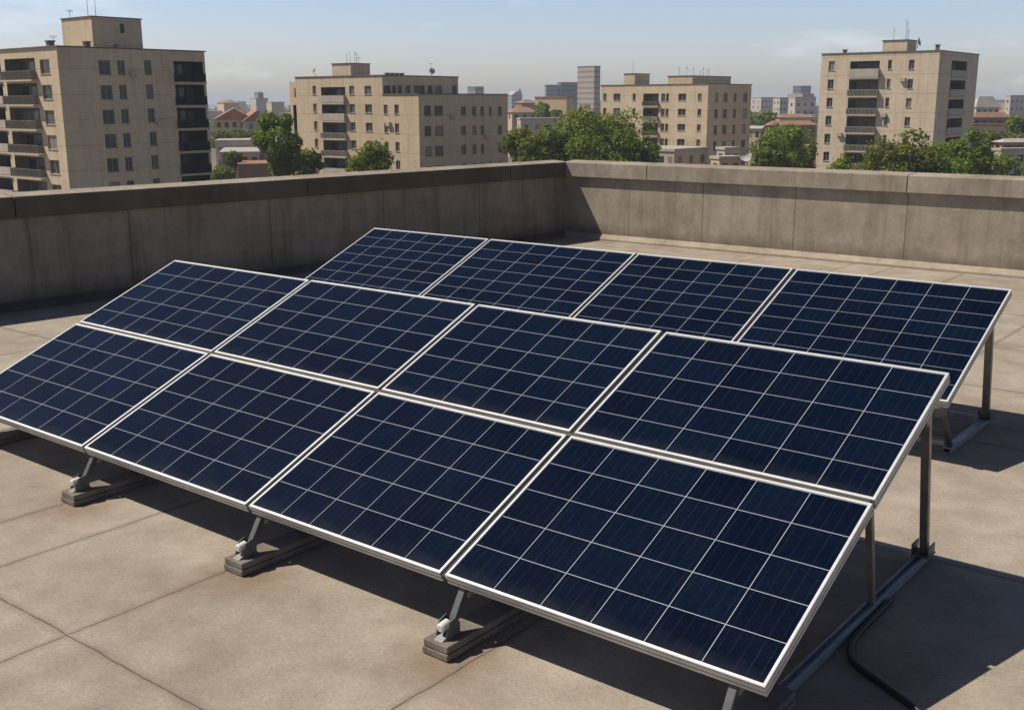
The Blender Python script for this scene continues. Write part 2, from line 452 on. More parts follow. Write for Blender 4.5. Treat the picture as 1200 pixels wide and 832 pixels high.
BX, BY, BZ = -.57868, 4.09694, .16456
BB = [0, 1.84194, 3.51549, 5.42557, 7.22867]
HB = 1.56928
for k in range(4):
    x1, x0 = BX-BB[k]-(.018 if k else 0), BX-BB[k+1]+(.018 if k < 3 else 0)
    make_panel(back_labels[k], x0, x1, 0, HB, (0, BY, BZ), 6, 8, GRP, .034 if k else 0)

ct, st_ = math.cos(TILT), math.sin(TILT)
def on_plane(x, s, n, o=(0, 0, 0)):     # point on a tilted plane, n above its surface
    return Vector((x+o[0], o[1]+s*ct-n*st_, o[2]+s*st_+n*ct))
# long rails under the panels
def rail(label, x0, x1, s, o, wd=.042, up_=0):
    m = MB()
    a, b = on_plane(x0, s, -.082+up_/1.0, o), on_plane(x1, s, -.082+up_, o)
    nrm = Vector((0, -st_, ct))
    m.bar(a, b, .042, wd-.0078 if up_ else wd, nrm)
    q = m.build('support_rail', M['rail_shaded'] if up_ else M['dullsteel'], bevel=.002)
    return tag(q, label, 'rail', 'long rails clamped under the panels')
rail('long steel rail showing in the gap between the two front panel rows', -6.78, -.02, H1-.001, (0, 0, 0), .0346, .052)
rail('long rail under the top edge of the front array, end showing at the rear post', -6.76, .0, H1+H2-.33, (0, 0, 0))
rail('long rail behind the low front edge of the front array', -6.78, -.03, .13, (0, 0, 0))
rail('long rail under the low edge of the rear array, end showing past the front array', -7.8, -.60, .10, (0, BY, BZ))
rail('long rail under the top edge of the rear array', -7.8, -.60, HB-.30, (0, BY, BZ))

# ---- mounting frames
def make_frame(label, group):
    """front array's frame, local x=0 on its middle, floor at z=0, y=0 below the panels' low edge"""
    t = thing('mounting_frame', label, 'support frame', (0, 0, ZF), group=group)
    def P(s, n): return Vector((0, s*ct-n*st_, G+s*st_+n*ct))
    # foot beam: two flat layers, running back under the panels
    b = MB(); b.box(-.082, .082, -.17, .50, .004, .038); b.build('foot_plate', M['foot'], t, bevel=.004)
    b = MB(); b.box(-.078, .078, -.165, .50, .0405, .078); b.build('foot_plate', M['foot'], t, bevel=.005)
    # base rail (open channel)
    b = MB()
    b.box(-.026, .026, .502, 2.45, .006, .014); b.box(-.026, -.018, .502, 2.45, .0142, .056); b.box(.018, .026, .502, 2.45, .0142, .056)
    b.box(-.0175, .0175, .504, 2.448, .0145, .030)
    b.build('base_rail', M['rail_steel'], t)
    # front leg with shoe, pivot bracket and pale bolt cap
    top = P(.05, -.062); bot = Vector((0, -.045, .125))
    l = MB(); l.bar(bot, top, .040, .028, (1, 0, 0)); l.bar(bot+Vector((.0, .035, .01)), top+Vector((0, .03, 0)), .018, .014, (1, 0, 0)); lg = l.build('front_leg', M['galv'], t, bevel=.004)
    s = MB()
    for sx in (-.034, .027):
        s.prism([(sx, -.125, .079), (sx, -.02, .079), (sx, -.02, .14), (sx, -.05, .178), (sx, -.095, .165), (sx, -.115, .12)], .007)
    s.prism([(-.0265, -.145, .0785), (-.0265, -.03, .0785), (-.0265, -.09, .108)], .053)
    s.box(-.0265, .0265, -.055, -.030, .08, .12)
    br = s.build('foot_bracket', M['galv'], t, bevel=.003)
    c = MB(); c.tube([(-.0195, -.088, .142), (-.0195, -.118, .150)], .0001, 4)
    c = MB(); c.tube([(0, -.070, .146), (0, -.122, .138), (0, -.130, .137)], [.024, .024, .018], 16)
    c.build('bolt_cap', M['white_plastic'], br, smooth=False, bevel=.002)
    # sloping top rail under the panels
    r = MB(); r.bar(P(.02, -.124), P(H1+H2-.06, -.124), .034, .036, (1, 0, 0)); r.build('sloping_rail', M['dullsteel'], t, bevel=.003)
    # middle and rear legs lean back from the panels
    l = MB(); l.bar(P(1.36, -.10)+Vector((.05, 0, 0)), Vector((0, 1.60, .052)), .036, .036, (1, 0, 0)); l.build('middle_leg', M['dullsteel'], t, bevel=.003)
    a = P(2.07, -.095)+Vector((.085, 0, 0)); q = Vector((0, 2.41, .05))
    l = MB(); l.bar(a, q, .044, .012, (1, 0, 0)); 
    l.bar(a+Vector((-.016, .02, 0)), q+Vector((-.016, .02, 0)), .012, .030, (1, 0, 0)); l.bar(a+Vector((.016, .02, 0)), q+Vector((.016, .02, 0)), .012, .030, (1, 0, 0))
    l.build('rear_leg', M['dullsteel'], t)
    g = MB(); g.prism([P(1.72, -.13)+Vector((-.024, 0, 0)), P(2.06, -.13)+Vector((-.024, 0, 0)), P(1.96, -.30)+Vector((-.024, .07, 0))], .006); g.build('gusset_plate', M['dullsteel'], t)
    f = MB(); f.box(-.055, .055, 2.33, 2.46, .0525, .060); f.box(-.05, -.042, 2.34, 2.45, .0602, .12); f.box(.042, .05, 2.34, 2.45, .0602, .12); f.build('leg_shoe', M['galv'], t, bevel=.002)
    return t
FG = 'support frames of the front array'
f0 = make_frame('support frame at the right end of the front array, tall rear post in the open', FG)
f0.location = (-.155, 0, ZF)
for x, lab in ((-1.62, 'support frame with the largest front foot, at the joint nearest the camera'),
               (-3.17, 'support frame with its front foot in the middle of the three, beside a slab joint'),
               (-4.93, 'support frame with the leftmost front foot under the front array'),
               (-6.62, 'support frame hidden at the far left end of the front array')):
    c = copy_tree(f0); c.location.x = x; c['label'] = lab
# cross tie along the feet of the rear legs
m = MB(); m.bar((-6.6, 2.30, ZF+.075), (-.19, 2.30, ZF+.075), .03, .03); q = m.build('cross_tie', M['rail_steel']); tag(q, 'low steel tie joining the rear feet of the front array', 'rail')

def make_back_frame(label, group):
    t = thing('mounting_frame', label, 'support frame', (0, BY, ZF), group=group)
    gb = BZ-ZF
    def P(s, n): return Vector((0, s*ct-n*st_, gb+s*st_+n*ct))
    b = MB()
    b.box(-.03, .03, .40, 1.42, .006, .014); b.box(-.03, -.024, .40, 1.42, .0142, .052); b.box(.024, .03, .40, 1.42, .0142, .052)
    b.box(-.0235, .0235, .41, 1.40, .040, .050); b.build('base_rail', M['rail_steel'], t)
    r = MB(); r.bar(P(.02, -.124), P(HB-.05, -.124), .034, .036, (1, 0, 0)); r.build('sloping_rail', M['dullsteel'], t, bevel=.003)
    a = P(1.30, -.095); q = Vector((0, 1.385, .05))
    l = MB(); l.bar(a, q, .056, .012, (1, 0, 0)); l.bar(a+Vector((-.022, .02, 0)), q+Vector((-.022, .02, 0)), .012, .03, (1, 0, 0)); l.bar(a+Vector((.022, .02, 0)), q+Vector((.022, .02, 0)), .012, .03, (1, 0, 0))
    l.build('rear_leg', M['dullsteel'], t)
    l = MB(); l.bar(P(.12, -.13), Vector((0, .47, .05)), .04, .03, (1, 0, 0)); l.build('front_leg', M['galv'], t, bevel=.003)
    s = MB(); s.prism([P(-.02, -.06)+Vector((-.03, 0, 0)), P(.16, -.06)+Vector((-.03, 0, 0)), P(.14, -.19)+Vector((-.03, 0, 0)), P(.05, -.2)+Vector((-.03, 0, 0))], .06); s.build('hinge_bracket', M['galv'], t, bevel=.006)
    f = MB(); f.box(-.055, .055, 1.33, 1.46, .0525, .060); f.box(-.05, -.042, 1.34, 1.45, .0602, .12); f.box(.042, .05, 1.34, 1.45, .0602, .12); f.build('leg_shoe', M['galv'], t, bevel=.002)
    return t
BG = 'support frames of the rear array'
b0 = make_back_frame('support frame with a bare rear post at the right end of the rear array', BG)
b0.location = (-.67, BY, ZF)
for x, lab in ((-2.42, 'support frame under the first joint of the rear array, behind the front panels'), (-4.1, 'support frame at the middle of the rear array, behind the front panels'),
               (-6.0, 'support frame under the last joint of the rear array, behind the front panels'), (-7.7, 'support frame at the left end of the rear array, behind the front panels')):
    c = copy_tree(b0); c.location.x = x; c['label'] = lab
for y, lab in ((BY+.43, 'low steel tie joining the front feet of the rear array'), (BY+1.30, 'low steel tie joining the rear feet of the rear array')):
    m = MB(); m.bar((-7.7, y, ZF+.072), (-.70, y, ZF+.072), .032, .03); q = m.build('cross_tie', M['rail_steel']); tag(q, lab, 'rail')

# black cable leaving the right end frame
pts = [(-.109, 1.75, .019), (-.108, 1.56, .018), (-.107, 1.40, .018), (-.100, 1.25, .018), (-.07, 1.11, .018), (.0, .995, .018), (.15, .90, .018), (.34, .79, .018), (.62, .62, .018), (.95, .30, .018), (1.2, -.2, .018), (1.3, -1.0, .018)]
def spline(p, n=8):
    out = []
    for i in range(len(p)-1):
        P0, P1, P2, P3 = [Vector(p[max(0, min(len(p)-1, i+k))]) for k in (-1, 0, 1, 2)]
        for j in range(n):
            t = j/n; out.append(.5*((2*P1)+(P2-P0)*t+(2*P0-5*P1+4*P2-P3)*t*t+(3*P1-P0-3*P2+P3)*t**3))
    out.append(Vector(p[-1])); return out
m = MB(); m.tube([q+Vector((0, 0, ZF)) for q in spline(pts)], .0165, 10)
q = m.build('power_cable', M['rubber'], smooth=True); tag(q, 'thick black cable curving away from the right end frame over the roof', 'cable')

# ================================================================= the town
def facade_material(name, lo, hi, joint=.35):
    b = NB(name); o = b.obj()
    f = b.noise(o, .25, 5, .6)
    c = b.ramp(f, [(.3, lo), (.7, hi)])
    c = b.mix(.4, c, b.ramp(b.noise(o, 1.8, 5, .65), [(.3, .75), (.7, 1.18)]), 'MULTIPLY')
    s = b.noise(b.map(o, (1.5, 1.5, .10)), 1.0, 5, .65)
    c = b.mix(b.math('MULTIPLY', b.ramp(s, [(.50, 0.), (.72, 1.)]), .35), c, (.20, .155, .105))
    sp = b.n('ShaderNodeSeparateXYZ'); b.t.links.new(o, sp.inputs[0])
    fz = b.math('FRACT', b.math('DIVIDE', sp.outputs[2], 2.98))
    ln = b.math('LESS_THAN', fz, .035)
    c = b.mix(b.math('MULTIPLY', ln, joint), c, (.16, .125, .09))
    b.set(Base_Color=c, Roughness=.9); b.b.inputs['Specular IOR Level'].default_value = .2
    return b.m
def pane_material():
    b = NB('window_pane'); r = b.n('ShaderNodeObjectInfo').outputs['Random']
    c = b.ramp(r, [(0., (.018, .020, .022)), (.55, (.035, .036, .036)), (.80, (.10, .092, .078)), (1., (.24, .215, .18))])
    b.set(Base_Color=c, Roughness=.16, IOR=1.45)
    return b.m
M['fac_warm'] = facade_material('facade_beige', (.51, .40, .265), (.60, .485, .335))
M['fac_warm2'] = facade_material('facade_sand', (.52, .405, .27), (.61, .49, .34))
M['fac_light'] = facade_material('facade_light', (.555, .445, .315), (.645, .535, .395))
M['fac_pale'] = facade_material('facade_cream', (.48, .385, .27), (.57, .465, .335), .2)
M['pane'] = pane_material()
M['winframe'] = mat_rough('window_frame', (.22, .19, .15), (.30, .26, .21), 2, .7)
M['slab'] = mat_rough('balcony_concrete', (.42, .35, .26), (.52, .44, .34), 1.5, .9)
M['rail_dark'] = mat_rough('railing_brown', (.15, .13, .105), (.22, .19, .155), 2, .7)
M['rail_pale'] = mat_rough('railing_pale', (.36, .31, .25), (.46, .40, .33), 1, .8)
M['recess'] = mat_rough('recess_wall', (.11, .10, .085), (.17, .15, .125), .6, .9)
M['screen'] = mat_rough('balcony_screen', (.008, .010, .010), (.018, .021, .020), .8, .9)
M['roofing'] = mat_rough('roof_felt', (.14, .125, .105), (.21, .19, .16), 1, .9)
M['edge'] = mat_rough('roof_edging', (.10, .085, .07), (.16, .14, .115), 1, .8)
M['pole'] = mat_rough('aerial_metal', (.12, .12, .12), (.2, .2, .2), 1, .5, .5)

class Facade:
    """a wall plane in a building's local frame"""
    def __init__(s, origin, U, N, L, zb, zt): s.o = Vector(origin); s.U = Vector(U); s.N = Vector(N); s.L = L; s.zb = zb; s.zt = zt; s.holes = []
    def P(s, u, z, n=0): return s.o + s.U*u + s.N*n + Vector((0, 0, z))
    def emit(s, mb, mi=0):
        us = sorted({0, s.L, *[h[0] for h in s.holes], *[h[1] for h in s.holes]})
        for u0, u1 in zip(us, us[1:]):
            if u1-u0 < 1e-6: continue
            hs = sorted([h for h in s.holes if h[0] < (u0+u1)/2 < h[1]], key=lambda h: h[2])
            z = s.zb
            for h in hs:
                if h[2] > z: mb.quad(s.P(u0, z), s.P(u1, z), s.P(u1, h[2]), s.P(u0, h[2]), mi)
                z = max(z, h[3])
            if z < s.zt: mb.quad(s.P(u0, z), s.P(u1, z), s.P(u1, s.zt), s.P(u0, s.zt), mi)
        for u0, u1, z0, z1, dp, back in s.holes:
            for a, b in (((u0, z0), (u1, z0)), ((u1, z0), (u1, z1)), ((u1, z1), (u0, z1)), ((u0, z1), (u0, z0))):
                mb.quad(s.P(*a), s.P(*b), s.P(*b, -dp), s.P(*a, -dp), back if back else mi)
            mb.quad(s.P(u0, z0, -dp), s.P(u1, z0, -dp), s.P(u1, z1, -dp), s.P(u0, z1, -dp), back if back else mi)

class Block:
    """apartment block: corner seen at px xc at distance d; right face turned a away from the picture plane"""
    def __init__(s, name, label, xc, ytop, d, a, xl, xr, group='apartment blocks beyond the parapet'):
        s.base = at_dist(xc, 118, d); s.a = a
        s.X = RH*math.cos(a)+FH*math.sin(a); s.Y = -RH*math.sin(a)+FH*math.cos(a)
        s.t = thing(name, label, 'apartment block', (s.base.x, s.base.y, ZS), (0, 0, math.atan2(s.X.y, s.X.x)), group)
        s.H = at_dist(xc, ytop, d).z-ZS
        s.Lr = s.hit(xr, 118, 'r')[0]; s.Ll = s.hit(xl, 118, 'l')[0]
    def hit(s, px, py, face, off=0):
        """(u, z) in the local frame where the sight line meets the right ('r') or left ('l') face; off = plane offset inwards"""
        r = ray(px, py); U, N = (s.X, s.Y) if face == 'r' else (s.Y, s.X)
        P0 = Vector((s.base.x, s.base.y, ZS))+N*off
        k = (P0-CAM).dot(N)/r.dot(N); q = CAM+r*k-P0
        return q.dot(U), q.z
    def face(s, which, L=None, zb=0, zt=None, off=0, start=0):
        zt = s.H if zt is None else zt
        if which == 'r': return Facade((start, off, 0), (1, 0, 0), (0, -1, 0), L or s.Lr, zb, zt)
        return Facade((off, start, 0), (0, 1, 0), (-1, 0, 0), L or s.Ll, zb, zt)
    def windows(s, fc, which, cols, yrow, hpx, rows, pitch, off=0, start=0, depth=.22, mull=True, skip=()):
        for ci, (xa, xb) in enumerate(cols):
            u0 = s.hit(xa, yrow, which, off)[0]-start; u1 = s.hit(xb, yrow, which, off)[0]-start
            if u0 > u1: u0, u1 = u1, u0
            zt = s.hit((xa+xb)/2, yrow, which, off)[1]; zb_ = s.hit((xa+xb)/2, yrow+hpx, which, off)[1]
            for k in range(rows):
                if (ci, k) in skip: continue
                a, b = zb_-k*pitch, zt-k*pitch
                if a < 1 or u0 < .05 or u1 > fc.L-.05: continue
                fc.holes.append((u0, u1, a, b, depth, 0))
                s.window(fc, u0, u1, a, b, depth, mull)
    def window(s, fc, u0, u1, a, b, depth, mull=True):
        f = MB(); w_ = .09; n = -depth+.03
        def q(ua, ub, za, zb):
            p = [fc.P(ua, za, n-.04), fc.P(ub, za, n-.04), fc.P(ub, zb, n-.04), fc.P(ua, zb, n-.04), fc.P(ua, za, n+.03), fc.P(ub, za, n+.03), fc.P(ub, zb, n+.03), fc.P(ua, zb, n+.03)]
            f.hexa(p)
        e = .004
        q(u0+e, u0+w_, a+e, b-e); q(u1-w_, u1-e, a+e, b-e); q(u0+w_+.002, u1-w_-.002, a+e, a+w_); q(u0+w_+.002, u1-w_-.002, b-w_, b-e)
        if mull and u1-u0 > .8: q((u0+u1)/2-.04, (u0+u1)/2+.04, a+w_+.002, b-w_-.002)
        f.hexa([fc.P(u0-.05, a-.06, .002), fc.P(u1+.05, a-.06, .002), fc.P(u1+.05, a-.06, .09), fc.P(u0-.05, a-.06, .09), fc.P(u0-.05, a-.005, .002), fc.P(u1+.05, a-.005, .002), fc.P(u1+.05, a-.005, .07), fc.P(u0-.05, a-.005, .07)])
        wo = f.build('window', M['winframe'], s.t)
        g = MB(); g.quad(fc.P(u0+.05, a+.05, n), fc.P(u1-.05, a+.05, n), fc.P(u1-.05, b-.05, n), fc.P(u0+.05, b-.05, n))
        g.build('pane', M['pane'], wo)
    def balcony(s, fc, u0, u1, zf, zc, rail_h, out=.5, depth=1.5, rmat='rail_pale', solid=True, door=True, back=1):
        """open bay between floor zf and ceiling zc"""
        fc.holes.append((u0, u1, zf, zc, depth, back))
        sl_ = MB()
        def hx(mb, ua, ub, za, zb, na, nb): mb.hexa([fc.P(ua, za, na), fc.P(ub, za, na), fc.P(ub, za, nb), fc.P(ua, za, nb), fc.P(ua, zb, na), fc.P(ub, zb, na), fc.P(ub, zb, nb), fc.P(ua, zb, nb)])
        hx(sl_, u0-.1, u1+.1, zf-.20, zf-.003, .003, out)
        bo = sl_.build('balcony', M['slab'], s.t)
        r = MB()
        if solid: hx(r, u0-.05, u1+.05, zf+.06, zf+rail_h, out-.10, out-.03)
        else:
            hx(r, u0-.05, u1+.05, zf+rail_h-.06, zf+rail_h, out-.09, out-.03)
            n = max(4, int((u1-u0)/.22))
            for i in range(n+1):
                u = u0+(u1-u0)*i/n; hx(r, u-.025, u+.025, zf+.001, zf+rail_h-.062, out-.08, out-.04)
        for ua in (u0-.05, u1):
            hx(r, ua, ua+.05, zf+.06, zf+rail_h, .004, out-.102)
        r.build('railing', M[rmat], bo)
        if door:
            g = MB(); w_ = (u1-u0)
            for k, (fa, fb) in enumerate(((.08, .36), (.44, .62), (.70, .94))):
                g.quad(fc.P(u0+w_*fa, zf+(.05 if k != 1 else .9), -depth+.03), fc.P(u0+w_*fb, zf+(.05 if k != 1 else .9), -depth+.03), fc.P(u0+w_*fb, zc-.35, -depth+.03), fc.P(u0+w_*fa, zc-.35, -depth+.03))
            g.build('balcony_door', M['pane'], s.t)
    def walls(s, facades, fp, zt, mat, name='wall', over=.12, extra=(), zb=0):
        """facades plus the two unseen faces, roof deck and edging"""
        x0, x1, y0, y1 = fp
        mb = MB()
        for f in facades: f.emit(mb)
        for q in extra: mb.quad(*q)
        mb.quad((x1, y0, zb), (x1, y1, zb), (x1, y1, zt), (x1, y0, zt)); mb.quad((x1, y1, zb), (x0, y1, zb), (x0, y1, zt), (x1, y1, zt))
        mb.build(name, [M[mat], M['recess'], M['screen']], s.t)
        s.roof(fp, zt, over)
    def roof(s, fp, zt, over=.12):
        x0, x1, y0, y1 = fp
        r = MB(); r.box(x0+.3, x1-.3, y0+.3, y1-.3, zt-.6, zt-.5)
        ro = r.build('roof', M['roofing'], s.t)
        e = MB(); h = .14
        e.box(x0-over, x1+over, y0-over, y0+.3, zt+.002, zt+h); e.box(x0-over, x1+over, y1-.3, y1+over, zt+.002, zt+h)
        e.box(x0-over, x0+.3, y0+.302, y1-.302, zt+.002, zt+h); e.box(x1-.3, x1+over, y0+.302, y1-.302, zt+.002, zt+h)
        e.build('edging', M['edge'], ro)
        # parapet's inner face
    def room(s, x0, x1, y0, y1, z0, z1, mat='fac_warm', name='penthouse', hole=None):
        mb = MB(); fr = Facade((x0, y0, 0), (1, 0, 0), (0, -1, 0), x1-x0, z0, z1); f2 = Facade((x0, y0, 0), (0, 1, 0), (-1, 0, 0), y1-y0, z0, z1)
        if hole:
            for (u0, u1, a, b) in hole: fr.holes.append((u0, u1, a, b, .3, 1))
        fr.emit(mb); f2.emit(mb)
        mb.quad((x1, y0, z0), (x1, y1, z0), (x1, y1, z1), (x1, y0, z1)); mb.quad((x1, y1, z0), (x0, y1, z0), (x0, y1, z1), (x1, y1, z1)); mb.quad((x0, y0, z1), (x1, y0, z1), (x1, y1, z1), (x0, y1, z1))
        p = mb.build(name, [M[mat], M['recess']], s.t)
        e = MB(); e.box(x0-.12, x1+.12, y0-.12, y1+.12, z1+.002, z1+.13); e.build('penthouse_roof', M['edge'], p)
        return p
    def antenna(s, x, y, z0, h, bars=3):
        a = MB(); a.tube([(x, y, z0), (x, y, z0+h)], [.038, .022], 5)
        for k in range(bars):
            z = z0+h*(.97-.12*k); l = .55-.1*k; a.bar((x-l, y-.1*l, z), (x+l, y+.1*l, z), .04, .04)
        a.build('aerial', M['pole'], s.t)
    def aircon(s, fc, which, px, py):
        u, z = s.hit(px, py, which); a = MB()
        a.hexa([fc.P(u+x, z+k, n) for k in (0, .62) for x, n in ((-.42, .03), (.42, .03), (.42, .40), (-.42, .40))])
        for x in (-.3, .3): a.hexa([fc.P(u+x+i, z+k, n) for k in (-.10, -.003) for i, n in ((-.03, .002), (.03, .002), (.03, .36), (-.03, .36))])
        a.build('air_conditioner', M['rail_pale'], s.t)
    def vent(s, x, y, z, sx=.6, h=.9):
        v = MB(); v.box(x-sx/2, x+sx/2, y-sx/2, y+sx/2, z-.55, z+h-.15); v.box(x-sx/2-.1, x+sx/2+.1, y-sx/2-.1, y+sx/2+.1, z+h-.148, z+h); v.build('roof_vent', M['edge'], s.t)

# ---- first block (left edge of the photo)
B = Block('apartment_building', 'near beige apartment block cut by the left photo edge, big square roof room on top', 72, 55, 131, R_(50), -75, 243)
pr = (B.hit(120, 71, 'r')[1]-B.hit(120, 186, 'r')[1])/4
fr, fl_ = B.face('r'), B.face('l')
B.windows(fr, 'r', [(115, 129), (137, 146), (168.5, 177)], 71, 17, 8, pr)
for k in range(8):                                   # dark corner bay
    u0, u1 = B.hit(205, 100, 'r')[0], min(B.hit(240, 100, 'r')[0], fr.L-.35)
    zf = B.hit(222, 96.5, 'r')[1]-k*pr*1.0
    if zf < 1: continue
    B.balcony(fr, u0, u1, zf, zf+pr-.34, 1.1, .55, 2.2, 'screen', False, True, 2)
pl = (B.hit(50, 70, 'l')[1]-B.hit(50, 187, 'l')[1])/4
B.windows(fl_, 'l', [(46, 57.5)], 70, 17, 8, pl)
B.windows(fl_, 'l', [(-30, -20), (-48, -40)], 72, 17, 8, pl)
for k in range(8):
    ua, ub = sorted((B.hit(8, 100, 'l')[0], B.hit(43.5, 100, 'l')[0])); zf = B.hit(26, 94, 'l')[1]-k*pl
    if zf < 1: continue
    B.balcony(fl_, ua, ub, zf, zf+pl-.42, 1.05, .75, 1.6, 'rail_dark', False)
    ua, ub = sorted((B.hit(-16, 100, 'l')[0], B.hit(3, 100, 'l')[0]))
    B.balcony(fl_, ua, ub, zf, zf+pl-.42, 1.05, .25, 1.6, 'rail_pale', True)
B.walls([fr, fl_], (0, B.Lr, 0, B.Ll), B.H, 'fac_warm', over=.18)
# square roof room
def place_room(B, xc, xl, xr, ytop, setx, sety, mat='fac_warm', hole=None, drop=.6):
    """roof room whose near corner is seen at xc, set back sety from the right face"""
    if sety is None: sety = B.hit(xc, 80, 'l', .9)[0]
    u = B.hit(xc, 80, 'r', sety)[0]
    P = B.t.matrix_basis @ Vector((u, sety, 0)); d = (P-CAM).dot(FH)
    z1 = at_dist(xc, ytop, d).z-ZS
    ur = B.hit(xr, 80, 'r', sety)[0]
    r = ray(xl, 80); U, N = B.Y, B.X; P0 = Vector((P.x, P.y, ZS)); k = (P0-CAM).dot(N)/r.dot(N); L = (CAM+r*k-P0).dot(U)
    if hole: hole = [(B.hit(h[0], h[2], 'r', sety)[0]-u, B.hit(h[1], h[2], 'r', sety)[0]-u, B.hit(h[0], h[3], 'r', sety)[1], B.hit(h[0], h[2], 'r', sety)[1]) for h in hole]
    B.room(u, ur, sety, sety+L, B.H-drop, z1, mat, hole=hole)
    return u, ur, sety, sety+L, z1
B.aircon(fr, 'r', 156, 90); B.aircon(fr, 'r', 187, 148)
B.t.matrix_basis = Matrix.Translation(B.t.location) @ Matrix.Rotation(B.t.rotation_euler.z, 4, 'Z')
u, ur, y0, y1, z1 = place_room(B, 112, 77, 169.5, 20, 0, 4.0, hole=[(140, 145, 28, 39)])
B.antenna(u+.3, y0+1.2, z1+.1, 3.2, 0); B.antenna(u+1.0, y0+.6, z1+.1, 2.4, 2); B.antenna(u-.0+.4, y1-1.5, z1+.1, 1.0, 2)
B.vent(.6, B.hit(53, 50, 'l')[0], B.H, .7, .8); B.antenna(.6, B.hit(57, 50, 'l')[0], B.H, 1.3, 2)
B.vent(4.5, 1.2, B.H, .6, .8); B.vent(8.0, 1.0, B.H, .5, .6)

# ---- second block: tall part behind, lower wing at its right
B = Block('apartment_building', 'stepped beige apartment block with a dark strip of top floor windows', 490.5, 111, 172, R_(52), 347, 595)
B.t.matrix_basis = Matrix.Translation(B.t.location) @ Matrix.Rotation(B.t.rotation_euler.z, 4, 'Z')
ys = B.hit(448, 100, 'l')[0]
HT = B.hit(448, 89, 'l')[1]
pl = 21.3*172/FPX
fr = B.face('r'); fl_ = B.face('l', L=ys); ft = B.face('l', L=B.Ll-ys, zt=HT, start=ys)
uu = B.hit(537, 105, 'r', ys)[0]
fu_ = Facade((0, ys, 0), (1, 0, 0), (0, -1, 0), uu, B.H-.6, HT)
for k, c in enumerate(((497, 505), (509, 519))): B.windows(fr, 'r', [c], 124, 12, 6, pl*1.08)
B.windows(fr, 'r', [(540, 546), (553, 558), (563, 567), (573, 576), (583.5, 588)], 125, 11, 6, pl*1.06, skip={(3, 1), (3, 2)})
B.windows(fl_, 'l', [(449.5, 454), (462, 467)], 123, 11, 6, pl)
B.windows(ft, 'l', [(366, 370), (409, 415), (427, 435)], 101, 10, 7, pl, start=ys)
ub, ua = B.hit(376, 100, 'l')[0]-ys, B.hit(404.5, 100, 'l')[0]-ys
for k in range(6):
    zf = B.hit(390, 121, 'l')[1]-k*pl
    if zf > 1: B.balcony(ft, min(ua, ub), max(ua, ub), zf, zf+pl-.35, 1.2 if k < 2 else .95, .6, 1.6, 'rail_pale', k < 2 or k == 4)
B.windows(fu_, 'r', [(449.5, 458), (459.5, 464), (466, 471), (475, 481), (485, 498), (501, 507), (509, 518), (530, 535)], 100.5, 11, 1, 3, off=ys, depth=.35)
B.walls([fr, fl_], (0, B.Lr, 0, ys), B.H, 'fac_warm2')
B.walls([ft, fu_], (0, uu, ys, B.Ll), HT, 'fac_warm2', name='upper_wall', zb=B.H-6)
for p in ((420, 122), (456, 148)): B.aircon(ft if p[0] < 448 else fl_, 'l', *p)
B.aircon(fr, 'r', 529, 140); B.aircon(fr, 'r', 569, 163)
u, ur, y0, y1, z1 = place_room(B, 411, 389, 433.5, 75, 0, None, 'fac_warm2', drop=-(HT-B.H)+.6)
for dx, h, b in ((-.4, 1.7, 0), (.8, 1.9, 0), (2.6, 2.0, 0), (3.2, 1.7, 2), (4.0, 1.0, 2)): B.antenna(u+.6+dx*.6, y0+1.2, z1+.1, h, b)
def dish(parent, p, r, face):
    """bowl facing 'face', on a short mast"""
    d = MB(); f = Vector(face).normalized(); x = f.cross(Vector((0, 0, 1))).normalized(); y = x.cross(f)
    n = 14; rings = []
    for k in range(4):
        rr = r*k/3; rings.append([Vector(p)+x*(rr*math.cos(2*math.pi*i/n))+y*(rr*math.sin(2*math.pi*i/n))+f*(.35*rr*rr/r) for i in range(n)])
    for a, b in zip(rings, rings[1:]):
        for i in range(n): d.quad(a[i], a[(i+1) % n], b[(i+1) % n], b[i])
    d.bar(Vector(p), Vector(p)+f*r*.9, .03*r, .03*r); d.bar(Vector(p)-f*.02, Vector(p)-f*.02-Vector((0, 0, r*1.5)), .12*r, .12*r)
    return d
dp = (1.0, B.hit(364, 88, 'l')[0], HT+.9)
dish(None, dp, .5, (-1, .2, .3)).build('satellite_dish', M['rail_pale'], B.t)
dish(None, (uu*.70, ys+1, HT+.9), .5, (-.6, -1, .4)).build('satellite_dish', M['rail_pale'], B.t)
B.antenna(uu*.70, ys+1.2, HT, 2.2, 1)
for k in range(4): B.vent(uu*(.12+.06*k), ys+1.0, HT, .5, .5)
# low rear wing at the far left
rw = MB(); yb = B.Ll; 
y2 = B.hit(333.5, 100, 'l')[0]
rf = Facade((1.5, yb, 0), (0, 1, 0), (-1, 0, 0), max(2, y2-yb+.5), 0, B.hit(340, 96, 'l')[1])
ym = rf.L
rf.holes.append((.5, ym-.7, rf.zt-9.5, rf.zt-3.9, 1.4, 2)); rf.holes.append((1.0, ym-1.2, rf.zt-2.6, rf.zt-1.1, .25, 1))
rf.emit(rw); rw.quad((1.5, yb+ym, 0), (9, yb+ym, 0), (9, yb+ym, rf.zt), (1.5, yb+ym, rf.zt)); rw.quad((1.5, yb, rf.zt), (9, yb, rf.zt), (9, yb+ym, rf.zt), (1.5, yb+ym, rf.zt)); rw.quad((9, yb, 0), (9, yb+ym, 0), (9, yb+ym, rf.zt), (9, yb, rf.zt))
rw.build('rear_wing', [M['fac_warm2'], M['recess'], M['screen']], B.t)

